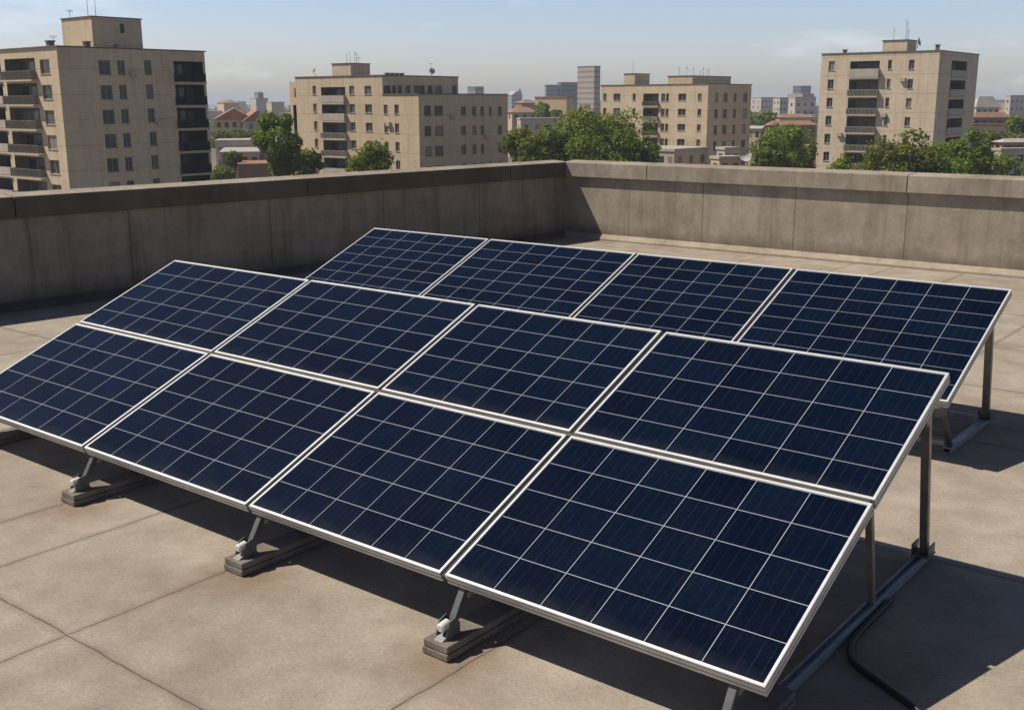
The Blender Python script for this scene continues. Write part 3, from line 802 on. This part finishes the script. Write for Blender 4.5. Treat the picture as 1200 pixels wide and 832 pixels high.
# ---- third block
B = Block('apartment_building', 'tan apartment block right of the big tree, with two roof rooms and a balcony stack', 829.5, 99, 218, R_(50), 704, 880)
B.t.matrix_basis = Matrix.Translation(B.t.location) @ Matrix.Rotation(B.t.rotation_euler.z, 4, 'Z')
pl = 17.2*218/FPX
fr, fl_ = B.face('r'), B.face('l')
B.windows(fr, 'r', [(838, 842), (848, 853), (860, 863.5), (871, 876)], 109, 11, 5, pl*1.07)
B.windows(fl_, 'l', [(707, 711), (719, 727), (741.5, 745), (795, 804), (818, 822.5)], 110, 8, 5, pl)
B.windows(fl_, 'l', [(775, 779.5), (780.5, 784)], 110, 9, 5, pl)
for k in range(6):
    ua, ub = sorted((B.hit(754, 110, 'l')[0], B.hit(772, 110, 'l')[0])); zf = B.hit(763, 124.5, 'l')[1]-k*pl
    if zf > 1: B.balcony(fl_, ua, ub, zf, zf+pl-.5, .9, .5, 1.6, 'rail_dark', k % 2 == 1)
B.walls([fr, fl_], (0, B.Lr, 0, B.Ll), B.H, 'fac_warm2')
u, ur, y0, y1, z1 = place_room(B, 744, 731.5, 761.5, 87, 0, None, 'fac_warm2')
B.antenna(u+.8, y0+1, z1, 2.8, 0)
u, ur, y0, y1, z1 = place_room(B, 812, 783, 857, 89.5, 0, None, 'fac_warm2')
for dx, dy in ((-1.0, 3), (.2, 2), (1.0, 1), (3.0, .5), (4.6, .8), (5.5, .5), (6.5, .6)):
    B.antenna(u+1.2+dx, y0+dy+.2, z1, .9+random.random()*1.1, random.choice((0, 2, 3)))

# ---- fourth block
B = Block('apartment_building', 'tall sunlit tan apartment block at right with a balcony stack on each face', 1097, 60, 177, R_(52), 960, 1142.5)
B.t.matrix_basis = Matrix.Translation(B.t.location) @ Matrix.Rotation(B.t.rotation_euler.z, 4, 'Z')
pl = 21.4*177/FPX
fr, fl_ = B.face('r'), B.face('l')
B.windows(fl_, 'l', [(971.5, 978.5)], 72, 11, 8, pl); B.windows(fl_, 'l', [(1041, 1045.5), (1065.5, 1072)], 70.5, 11, 8, pl)
B.windows(fr, 'r', [(1098.8, 1102.5)], 72, 10, 8, pl*1.02)
for k in range(8):
    ua, ub = sorted((B.hit(995.5, 90, 'l')[0], B.hit(1030, 90, 'l')[0])); zf = B.hit(1012, 91, 'l')[1]-k*pl
    if zf > 1: B.balcony(fl_, ua, ub, zf, zf+pl-.4, 1.35 if k == 0 else 1.0, .7, 1.7, 'rail_pale', k == 0)
    ua, ub = sorted((B.hit(1114, 90, 'r')[0], B.hit(1132, 90, 'r')[0])); zf = B.hit(1123, 91, 'r')[1]-k*pl*1.03
    if zf > 1: B.balcony(fr, ua, ub, zf, zf+pl-.4, 1.1, .3, 1.7, 'rail_pale', True)
B.walls([fr, fl_], (0, B.Lr, 0, B.Ll), B.H, 'fac_light')
for p in ((1035.5, 137.5), (1058, 96), (984, 160)): B.aircon(fl_, 'l', *p)
u, ur, y0, y1, z1 = place_room(B, 1061, 1032.5, 1072, 47.5, 0, None, 'fac_light')
for dx, h, b in ((.2, 3.2, 3), (.9, 2.8, 2), (1.6, 1.8, 3)): B.antenna(u+dx, y0+.4, z1, h, b)
B.antenna(u+.3, y1-1.6, z1, 1.9, 2)
dish(None, (ur+.6, y0, z1-.1), .7, (.6, -1, .3)).build('satellite_dish', M['pole'], B.t)
B.vent(.8, B.hit(988, 62, 'l')[0], B.H, .5, .7); B.vent(.5, .6, B.H, .5, 1.0)

# ---------------------------------------------------------------- distant towers and houses
def plain(name, c1, c2, scale=.3): 
    M[name] = mat_rough(name, c1, c2, scale, .88)
plain('stucco_cream', (.40, .325, .235), (.52, .43, .325), .15); plain('stucco_white', (.36, .325, .275), (.48, .44, .385), .15); plain('stucco_tan', (.42, .32, .21), (.50, .39, .26))
plain('stucco_yellow', (.52, .37, .20), (.58, .43, .25)); plain('brick_red', (.30, .11, .07), (.38, .15, .10)); plain('brick_brown', (.22, .12, .08), (.30, .17, .115))
plain('tile_orange', (.25, .125, .075), (.34, .18, .11), .8); plain('tile_brown', (.22, .12, .075), (.30, .165, .105), .8); plain('roof_grey', (.30, .28, .25), (.40, .37, .33)); plain('copper_green', (.12, .20, .18), (.18, .27, .24))
plain('tower_dark', (.06, .08, .10), (.09, .11, .13)); plain('tower_blue', (.10, .15, .18), (.14, .20, .23))
def tower_mat(name, c, line):
    b = NB(name); o = b.obj(); sp = b.n('ShaderNodeSeparateXYZ'); b.t.links.new(o, sp.inputs[0])
    f = b.math('FRACT', b.math('DIVIDE', sp.outputs[2], 3.4)); k = b.math('LESS_THAN', f, .42)
    g = b.math('FRACT', b.math('DIVIDE', b.math('ADD', sp.outputs[0], sp.outputs[1]), 1.9)); k2 = b.math('MULTIPLY', k, b.math('LESS_THAN', g, .8))
    b.set(Base_Color=b.mix(k2, c, line), Roughness=.6); M[name] = b.m
tower_mat('tower_beige', (.34, .29, .235), (.17, .15, .13)); tower_mat('tower_grey', (.24, .25, .24), (.12, .14, .15)); tower_mat('tower_glass', (.12, .15, .165), (.05, .07, .085))

def oblock(name, label, cat, xc, xl, xr, ytop, d, a, mat, roof='roof_grey', kind='flat', ridge=0, wins=None, group=None, eave=.5):
    """small far building with its near corner at px xc; kind flat / hip / gable (ridge = px height of the roof)"""
    P = at_dist(xc, 118, d); X = RH*math.cos(a)+FH*math.sin(a); Y = -RH*math.sin(a)+FH*math.cos(a)
    def ln(px, U, N):
        r = ray(px, 118); k = (P-CAM).dot(N)/r.dot(N); return abs((CAM+r*k-P).dot(U))
    Lr = max(3, min(70, ln(xr, X, Y))); Ll = max(3, min(70, ln(xl, Y, X)))
    H = at_dist(xc, ytop, d).z-ZS
    t = thing(name, label, cat, (P.x, P.y, ZS), (0, 0, math.atan2(X.y, X.x)), group)
    m = MB()
    for q in (((0, 0), (Lr, 0)), ((Lr, 0), (Lr, Ll)), ((Lr, Ll), (0, Ll)), ((0, Ll), (0, 0))): m.quad((*q[0], 0), (*q[1], 0), (*q[1], H), (*q[0], H))
    m.build('wall', M[mat], t)
    r = MB(); e = eave
    if kind == 'flat':
        r.box(-e*.4, Lr+e*.4, -e*.4, Ll+e*.4, H+.002, H+.5)
    else:
        rh = ridge*d/FPX
        A = [(-e, -e, H), (Lr+e, -e, H), (Lr+e, Ll+e, H), (-e, Ll+e, H)]
        if Lr >= Ll: i = min(Ll/2, Lr*.4) if kind == 'hip' else -e; Rg = [(i, Ll/2, H+rh), (Lr-i, Ll/2, H+rh)]
        else: i = min(Lr/2, Ll*.4) if kind == 'hip' else -e; Rg = [(Lr/2, i, H+rh), (Lr/2, Ll-i, H+rh)]
        if Lr >= Ll: r.quad(A[0], A[1], Rg[1], Rg[0]); r.poly([A[1], A[2], Rg[1]]); r.quad(A[2], A[3], Rg[0], Rg[1]); r.poly([A[3], A[0], Rg[0]])
        else: r.poly([A[0], A[1], Rg[0]]); r.quad(A[1], A[2], Rg[1], Rg[0]); r.poly([A[2], A[3], Rg[1]]); r.quad(A[3], A[0], Rg[0], Rg[1])
        r.quad(*[(x, y, H+.001) for x, y, z in A[::-1]])
    r.build('roof', M[roof], t)
    if wins:
        nr, nl, rows, pitch, top = wins
        for face, L, n in (('r', Lr, nr), ('l', Ll, nl)):
            for k in range(n):
                for j in range(rows):
                    uc = L*(k+.5)/n; ww = min(1.3, L/n*.5); z1_ = H-top-j*pitch; z0_ = z1_-1.5
                    if z0_ < .5: continue
                    fc = Facade((0, 0, 0), (1, 0, 0), (0, -1, 0), L, 0, H) if face == 'r' else Facade((0, 0, 0), (0, 1, 0), (-1, 0, 0), L, 0, H)
                    w_ = MB(); ns = [.03, .06]
                    w_.hexa([fc.P(uc-ww/2, z0_, .005), fc.P(uc+ww/2, z0_, .005), fc.P(uc+ww/2, z0_, .05), fc.P(uc-ww/2, z0_, .05), fc.P(uc-ww/2, z1_, .005), fc.P(uc+ww/2, z1_, .005), fc.P(uc+ww/2, z1_, .05), fc.P(uc-ww/2, z1_, .05)])
                    w_.build('window', M['pane'], t)
    return t
HG = 'houses of the town beyond the parapet'
TG = 'far towers on the skyline'
a0 = R_(22)
# towers
oblock('office_tower', 'tall beige slab tower with a dark side, left of the third apartment block', 'tower', 696, 676.5, 703, 78.5, 720, R_(38), 'tower_beige', 'tower_dark', group=TG)
oblock('office_tower', 'dark glass office block touching the tall beige tower', 'tower', 657, 653, 677, 97.5, 900, R_(15), 'tower_glass', 'tower_dark', group=TG)
oblock('office_tower', 'pale grey office block left of the dark glass one', 'tower', 640, 638, 654, 100.5, 900, R_(12), 'tower_grey', 'tower_dark', group=TG)
oblock('office_tower', 'small grey green tower just right of the stepped apartment block', 'tower', 557, 548, 567, 102.5, 800, R_(48), 'tower_grey', 'copper_green', group=TG)
oblock('office_tower', 'blue glass tower between the third and fourth apartment blocks', 'tower', 938, 928.5, 949.5, 101.5, 1000, R_(45), 'tower_glass', 'tower_blue', group=TG)
# gap left of the stepped block
oblock('house', 'wide house with an orange gabled roof beside the dark corner balconies', 'house', 250, 243, 296, 141, 330, R_(14), 'stucco_tan', 'tile_orange', 'gable', 13, (5, 1, 1, 3, .7), HG)
oblock('house', 'house with an orange cross gable behind the trees left of the stepped block', 'house', 284, 276, 318, 143, 322, R_(14), 'stucco_tan', 'tile_orange', 'gable', 13, (2, 1, 1, 3, .6), HG)
oblock('house', 'long cream house below the orange gabled roof', 'house', 249, 240, 314, 167, 270, R_(10), 'stucco_cream', 'roof_grey', 'flat', 0, (5, 1, 2, 3.1, 1.2), HG)
oblock('house', 'low white house with dark windows under the long cream one', 'house', 254, 240, 300, 181, 245, R_(12), 'stucco_white', 'roof_grey', 'flat', 0, (4, 1, 1, 3, .7), HG)
oblock('house', 'low red brick house just above the shaded parapet', 'house', 275, 262, 309, 195, 232, R_(14), 'brick_brown', 'tile_brown', 'flat', 0, None, HG)
oblock('house', 'pale block carrying a green cupola on the far skyline', 'house', 300, 293, 314, 116, 900, R_(30), 'stucco_white', 'roof_grey', 'flat', 0, None, HG)
oblock('cupola', 'green copper cupola on the skyline left of the stepped block', 'cupola', 303, 298.5, 309, 109, 902, R_(35), 'copper_green', 'copper_green', 'hip', 2)
oblock('house', 'brown far house on the skyline right of the corner balconies', 'house', 262, 254, 280, 121, 800, R_(20), 'stucco_tan', 'tile_brown', 'hip', 4, None, HG)
oblock('house', 'low tan far house on the skyline left of the stepped block', 'house', 318, 312, 333, 120.5, 820, R_(20), 'stucco_tan', 'roof_grey', 'flat', 0, None, HG)
# gap between second and third block
oblock('house', 'orange tan block with a blank wall in front of the grey towers', 'house', 664, 627, 672, 115, 420, R_(60), 'stucco_yellow', 'tile_brown', 'flat', 0, None, HG)
oblock('house', 'low white house with four dark windows behind the big tree', 'house', 610, 606, 662, 140.5, 360, R_(9), 'stucco_cream', 'roof_grey', 'flat', 0, (4, 1, 1, 3, 1.6), HG)
oblock('house', 'terracotta roofed house right beside the stepped block', 'house', 600, 594, 630, 132, 400, R_(18), 'stucco_tan', 'tile_orange', 'hip', 6, (3, 1, 1, 3, .8), HG)
oblock('house', 'pink walled far house above the low white one', 'house', 612, 603, 632, 121, 560, R_(30), 'brick_brown', 'tile_brown', 'hip', 4, None, HG)
oblock('church', 'grey far church body on the skyline right of the stepped block', 'church', 600, 593, 612, 112, 1100, R_(25), 'tower_grey', 'roof_grey', 'gable', 5)
oblock('church_spire', 'thin grey church spire on the skyline', 'spire', 609, 607.8, 611, 112, 1105, R_(40), 'tower_grey', 'tower_dark', 'hip', 8, eave=.1)
oblock('house', 'grey green flat house with the tree on its roof line', 'house', 640, 632, 652, 137, 380, R_(20), 'brick_brown', 'roof_grey', 'flat', 0, None, HG)
# gap between third and fourth block
oblock('house', 'white block with one dark window beside the fourth apartment block', 'house', 932, 924, 956, 115, 560, R_(20), 'stucco_white', 'roof_grey', 'flat', 0, (3, 1, 2, 4, 2.5), HG)
oblock('house', 'greyish far block between the towers and the white block', 'house', 914, 906, 930, 115.5, 700, R_(20), 'stucco_white', 'tile_brown', 'flat', 0, (4, 2, 2, 4, 2), HG)
oblock('house', 'pale far block at the right shoulder of the third apartment block', 'house', 892, 880, 908, 115, 820, R_(25), 'stucco_white', 'roof_grey', 'flat', 0, (4, 2, 2, 4, 2), HG)
oblock('house', 'long low building with an orange roof strip by the fourth apartment block', 'house', 903, 899, 958, 147, 340, R_(7), 'brick_brown', 'tile_orange', 'hip', 5, (5, 1, 1, 3, .8), HG)
oblock('house', 'small white gabled house right of the third apartment block', 'house', 893, 877, 899, 151, 300, R_(55), 'stucco_cream', 'roof_grey', 'gable', 3, (1, 2, 1, 3, .8), HG)
oblock('house', 'white house half hidden by trees at the foot of the fourth apartment block', 'house', 940, 930, 960, 174, 250, R_(25), 'stucco_cream', 'roof_grey', 'gable', 4, (2, 1, 1, 3, .8), HG)
oblock('house', 'pale ridge house behind the long orange roof strip', 'house', 915, 905, 958, 138, 420, R_(12), 'stucco_cream', 'tile_brown', 'hip', 4, (5, 1, 1, 3, 1), HG)
# foot of the third block
oblock('house', 'low cream annex with dark doorways at the foot of the third apartment block', 'house', 792, 735, 832, 178, 205, R_(48), 'stucco_cream', 'roof_grey', 'flat', 0, (3, 6, 1, 3, .9), HG)
oblock('house', 'small tan shed beside the satellite dish', 'house', 846, 836, 872, 187, 195, R_(20), 'stucco_tan', 'roof_grey', 'flat', 0, (2, 1, 1, 3, .7), HG)
oblock('house', 'white roof hut behind the tan shed', 'house', 852, 846, 868, 176, 208, R_(20), 'stucco_white', 'roof_grey', 'flat', 0, (2, 1, 1, 3, .7), HG)
# right end
oblock('house', 'pale hip roofed hall on the skyline right of the fourth apartment block', 'house', 1145, 1138, 1172, 126, 430, R_(12), 'stucco_white', 'roof_grey', 'hip', 12, (4, 1, 1, 3, .8), HG)
oblock('house', 'terracotta banded house below the pale hall', 'house', 1143, 1138, 1186, 138, 330, R_(9), 'brick_brown', 'tile_brown', 'hip', 6, (5, 1, 1, 3, .8), HG)
oblock('house', 'yellow walled house between terracotta band and trees', 'house', 1142, 1138, 1183, 148, 300, R_(8), 'stucco_yellow', 'tile_orange', 'flat', 0, (4, 1, 2, 3, 1.6), HG)
oblock('house', 'white far block at the right edge of the photo', 'house', 1184, 1178, 1206, 113, 600, R_(20), 'stucco_white', 'roof_grey', 'flat', 0, (4, 1, 2, 4, 2), HG)
t = oblock('house', 'low house with a red upper band and pale roof at the right photo edge', 'house', 1179, 1176, 1226, 177, 230, R_(10), 'stucco_cream', 'roof_grey', 'flat', 0, (3, 1, 1, 3, .9), HG)
oblock('house', 'red rendered top storey over the low house at the right photo edge', 'house', 1179.5, 1176.5, 1222, 167, 234, R_(10), 'brick_red', 'roof_grey', 'hip', 4, (3, 1, 1, 3, .6), HG)

# white satellite dish by the third block
P = at_dist(875, 181, 196)
d_ = dish(None, (0, 0, 0), 1.35, (-FH-RH*.35+Vector((0, 0, .25))))
q = d_.build('satellite_dish', M['stucco_white']); q.location = P; tag(q, 'round white satellite dish on a mast right of the third apartment block', 'satellite dish')
mm = MB(); mm.tube([(0, 0, -2), (0, 0, ZS-P.z)], .12, 6); mm.build('mast', M['pole'], q)

# ---------------------------------------------------------------- trees
def leaf_material():
    b = NB('leaves'); o = b.obj()
    r = b.n('ShaderNodeObjectInfo').outputs['Random']
    isl = b.n('ShaderNodeNewGeometry').outputs['Random Per Island']
    f = b.noise(o, .35, 4)
    k = b.math('ADD', b.math('MULTIPLY', f, .6), b.math('MULTIPLY', isl, .45))
    c = b.ramp(k, [(.15, (.055, .090, .012)), (.55, (.155, .190, .020)), (.95, (.250, .265, .034))])
    hs = b.n('ShaderNodeHueSaturation', Color=c); b.put(hs.inputs['Hue'], b.math('ADD', .485, b.math('MULTIPLY', r, .028))); b.put(hs.inputs['Value'], b.math('ADD', .80, b.math('MULTIPLY', r, .4)))
    b.set(Base_Color=hs.outputs[0], Roughness=.65); b.b.inputs['Specular IOR Level'].default_value = .2
    tr = b.n('ShaderNodeBsdfTranslucent', Color=b.mix(1., hs.outputs[0], (.9, 1.1, .4), 'MULTIPLY'))
    ms = b.n('ShaderNodeMixShader', Fac=.32); b.t.links.new(b.b.outputs[0], ms.inputs[1]); b.t.links.new(tr.outputs[0], ms.inputs[2]); b.t.links.new(ms.outputs[0], b.out.inputs[0])
    return b.m
M['leaf'] = leaf_material()
M['bark'] = mat_rough('bark', (.07, .05, .035), (.13, .10, .07), 2, .95)
def leaf_cloud(mb, rng, c, rad, n, size):
    """leaf clumps spread through a lobe, denser at its skin"""
    for _ in range(n):
        while True:
            v = Vector((rng.uniform(-1, 1), rng.uniform(-1, 1), rng.uniform(-1, 1)))
            if .05 < v.length <= 1: break
        v = v.normalized()*(v.length**.45)*(1+rng.gauss(0, .07))
        p = c+Vector((v.x*rad[0], v.y*rad[1], v.z*rad[2]))
        nrm = (v.normalized()+Vector((rng.gauss(0, .6), rng.gauss(0, .6), rng.gauss(.35, .6)))).normalized()
        a = nrm.orthogonal().normalized(); a = Matrix.Rotation(rng.uniform(0, 6.28), 3, nrm) @ a; b = nrm.cross(a)
        s = size*rng.uniform(.55, 1.25); w_ = s*rng.uniform(.45, .9)
        mb.quad(p-a*s, p-b*w_*.8+nrm*s*.15, p+a*s, p+b*w_-nrm*s*.1)
TREEG = 'trees among the houses'
def tree(name, label, px, ytop, wpx, d, seed, n=3200, asp=1.0, lobes=16):
    rng = random.Random(seed)
    ytop -= .05*wpx
    P = at_dist(px, ytop, d); Wd = wpx*1.17*d/FPX; H = P.z-ZS
    t = thing(name, label, 'tree', (P.x, P.y, ZS), group=TREEG)
    rx = Wd/2; ch = min(H*.88, max(Wd*asp, 4)); cz = H-ch/2
    tr = MB(); tr.tube([(0, 0, 0), (.1, .1, H*.2), (0, .15, H*.45), (.1, 0, H*.75)], [.05*H**.8, .04*H**.8, .028*H**.8, .008*H], 7)
    tr.build('trunk', M['bark'], t)
    lim = MB(); cr = MB(); tot = 0
    L = []
    for k in range(lobes):
        az = 2*math.pi*(k*.382+rng.random()*.2); el = rng.uniform(-.75, 1.0); rr = rng.uniform(.45, .80)
        c = Vector((math.cos(az)*math.cos(el*1.2)*rx*rr, math.sin(az)*math.cos(el*1.2)*rx*rr, cz+math.sin(el*1.2)*ch/2*rr*1.05))
        q = rng.uniform(.20, .44)
        L.append((c, (rx*q, rx*q, min(rx, ch/2)*q*rng.uniform(.8, 1.05))))
    L.append((Vector((0, 0, cz)), (rx*.5, rx*.5, ch*.36)))
    for c, r in L:
        lim.tube([(0, 0, H*.35), tuple(c*.5+Vector((0, 0, H*.2))), tuple(c)], [.10+.006*H, .07, .03], 5)
        leaf_cloud(cr, rng, c, r, int(n*1.45)//len(L), max(.18, .25*d/150))
    for _ in range(130):       # stray sprigs breaking the outline
        c, r = rng.choice(L); v = Vector((rng.gauss(0, 1), rng.gauss(0, 1), rng.gauss(0, 1))).normalized()
        leaf_cloud(cr, rng, c+Vector((v.x*r[0], v.y*r[1], v.z*r[2]))*1.08, (.5, .5, .5), 7, max(.16, .22*d/150))
    lim.build('limb', M['bark'], t); cr.build('crown', M['leaf'], t)
    return t
tree('broadleaf_tree', 'tall green tree against the left end of the stepped block', 324, 119, 50, 150, 1, 4600, 1.9, 22)
tree('broadleaf_tree', 'small dark tree at the left foot of the stepped block', 360, 177, 36, 148, 2, 1800)
tree('broadleaf_tree', 'round green tree in front of the stepped block, below its lit windows', 431, 171, 52, 146, 3, 2600, .9)
tree('broadleaf_tree', 'dark low tree at the right foot of the stepped block', 612, 152, 44, 165, 4, 2400, 1.1)
tree('broadleaf_tree', 'broad yellow green tree, the largest, before the tall beige tower', 697, 127, 122, 160, 5, 9000, .78, 30)
tree('broadleaf_tree', 'bright tree between the dark low tree and the largest tree', 645, 150, 56, 158, 6, 3200, 1.0)
tree('broadleaf_tree', 'small dark tree at the right skirt of the largest tree', 748, 160, 48, 163, 16, 2400, .9)
tree('broadleaf_tree', 'tree standing over the small white gabled house', 915, 150, 54, 170, 7, 3000, 1.0)
tree('broadleaf_tree', 'small bush tree by the satellite dish', 893, 176, 26, 165, 8, 1200)
tree('broadleaf_tree', 'bushy tree at the left foot of the fourth apartment block', 942, 166, 32, 180, 18, 1600)
tree('broadleaf_tree', 'large tree in front of the fourth apartment block', 1060, 157, 90, 140, 9, 6500, .9, 26)
tree('broadleaf_tree', 'tree against the shaded side of the fourth apartment block', 1140, 152, 54, 145, 10, 3400, 1.1)
tree('broadleaf_tree', 'low bush tree before the red banded house', 1178, 186, 44, 142, 11, 1800)
tree('broadleaf_tree', 'low round bush tree under the largest right hand trees', 1118, 180, 46, 138, 12, 2000)
tree('broadleaf_tree', 'dark tree at the right photo edge behind the terracotta band', 1197, 134, 34, 270, 13, 2200, 1.3)
tree('broadleaf_tree', 'far tree right of the third apartment block, above the white gabled house', 888, 129, 38, 420, 14, 1800, .7)
tree('broadleaf_tree', 'small tree on the roof line of the low white house', 634, 122, 20, 375, 15, 900, 1.1)
tree('broadleaf_tree', 'bush beside the small tree above the low white house', 651, 129, 16, 373, 17, 700, 1.0)
tree('broadleaf_tree', 'dark bush beside the corner balconies of the near block', 262, 196, 26, 225, 19, 900)
tree('broadleaf_tree', 'green tree below the orange roof strip', 925, 149, 56, 290, 20, 2200, .7)
tree('broadleaf_tree', 'tree below the yellow wall at right', 1160, 152, 40, 240, 21, 1800, .9)
tree('broadleaf_tree', 'dark tree between the orange roofed houses', 303, 152, 26, 300, 22, 1200, .9)

tree('broadleaf_tree', 'dark bush between the orange gabled roof and the long cream house', 258, 156, 24, 285, 31, 900, .7)
tree('broadleaf_tree', 'wide dark shrub tree above the long cream house', 284, 155, 34, 288, 32, 1100, .6)
tree('broadleaf_tree', 'small tree in front of the low white house by the near block', 272, 178, 20, 238, 33, 700, .8)
tree('broadleaf_tree', 'dark green tree filling the dip between the dark low tree and the bright one', 628, 160, 40, 156, 34, 2000, 1.0)
tree('broadleaf_tree', 'tall tree joining the two large trees before the fourth apartment block', 1102, 168, 34, 150, 35, 2200, 1.1)
tree('broadleaf_tree', 'shrub tree right of the bushy tree at the fourth block foot', 985, 186, 30, 143, 36, 1000, .8)
# far mass of town and trees
ground = MB(); ground.quad((-9000, -3000, ZS), (9000, -3000, ZS), (9000, 9000, ZS), (-9000, 9000, ZS))
M['land'] = mat_rough('town_ground', (.10, .095, .07), (.19, .165, .13), .01, .95, 0, .08)
q = ground.build('town_ground', M['land']); tag(q, kind='structure')
def town_material():
    b = NB('far_town'); i = b.n('ShaderNodeNewGeometry').outputs['Random Per Island']
    c = b.ramp(i, [(0., (.40, .31, .22)), (.3, (.46, .38, .29)), (.45, (.34, .24, .17)), (.58, (.30, .15, .09)), (.75, (.34, .19, .12)), (.82, (.42, .35, .28)), (1., (.52, .46, .38))])
    b.set(Base_Color=c, Roughness=.9); return b.m
M['far_town'] = town_material()
rng = random.Random(40)
ft_ = MB(); gl = MB()
for k in range(1250):
    px = rng.uniform(-260, 1460) if k < 900 else rng.choice((rng.uniform(-900, -260), rng.uniform(1460, 2400))); d = rng.uniform(480, 2600)**1.0
    P = at_dist(px, 118, d); h = rng.uniform(6, 15)+(rng.random() < .12)*rng.uniform(4, 12)*(d > 900)
    sx, sy = rng.uniform(9, 24), rng.uniform(8, 16); an = rng.uniform(-.4, .4)+YAW
    c, s = math.cos(an), math.sin(an)
    pt = [(P.x+x*c-y*s, P.y+x*s+y*c) for x, y in ((-sx/2, -sy/2), (sx/2, -sy/2), (sx/2, sy/2), (-sx/2, sy/2))]
    ft_.hexa([(*p, ZS) for p in pt]+[(*p, ZS+h) for p in pt])
q = ft_.build('far_town', M['far_town']); tag(q, kind='stuff', label='far off town houses reading as one mass under the skyline')
for k in range(420):
    px = rng.uniform(-260, 1460); d = rng.uniform(360, 1900); P = at_dist(px, 118, d); r = rng.uniform(3, 6.5)
    leaf_cloud(gl, rng, Vector((P.x, P.y, ZS+rng.uniform(4, 9))), (r, r, r*.8), 60, .0014*d+.35)
q = gl.build('far_trees', M['leaf']); tag(q, kind='stuff', label='far off treetops between the town houses, one mass')

# ---------------------------------------------------------------- air
hz = MB(); hz.box(-8500, 8500, -2800, 8500, ZS-1, 28)
hm = bpy.data.materials.new('haze'); hm.use_nodes = True
ht = hm.node_tree; ht.nodes.remove(ht.nodes['Principled BSDF'])
pv = ht.nodes.new('ShaderNodeVolumePrincipled'); pv.inputs['Color'].default_value = (.80, .88, 1.0, 1); pv.inputs['Density'].default_value = .00024
ht.links.new(pv.outputs[0], ht.nodes['Material Output'].inputs['Volume'])
q = hz.build('haze', hm); tag(q, kind='stuff', label='thin summer haze over the town')
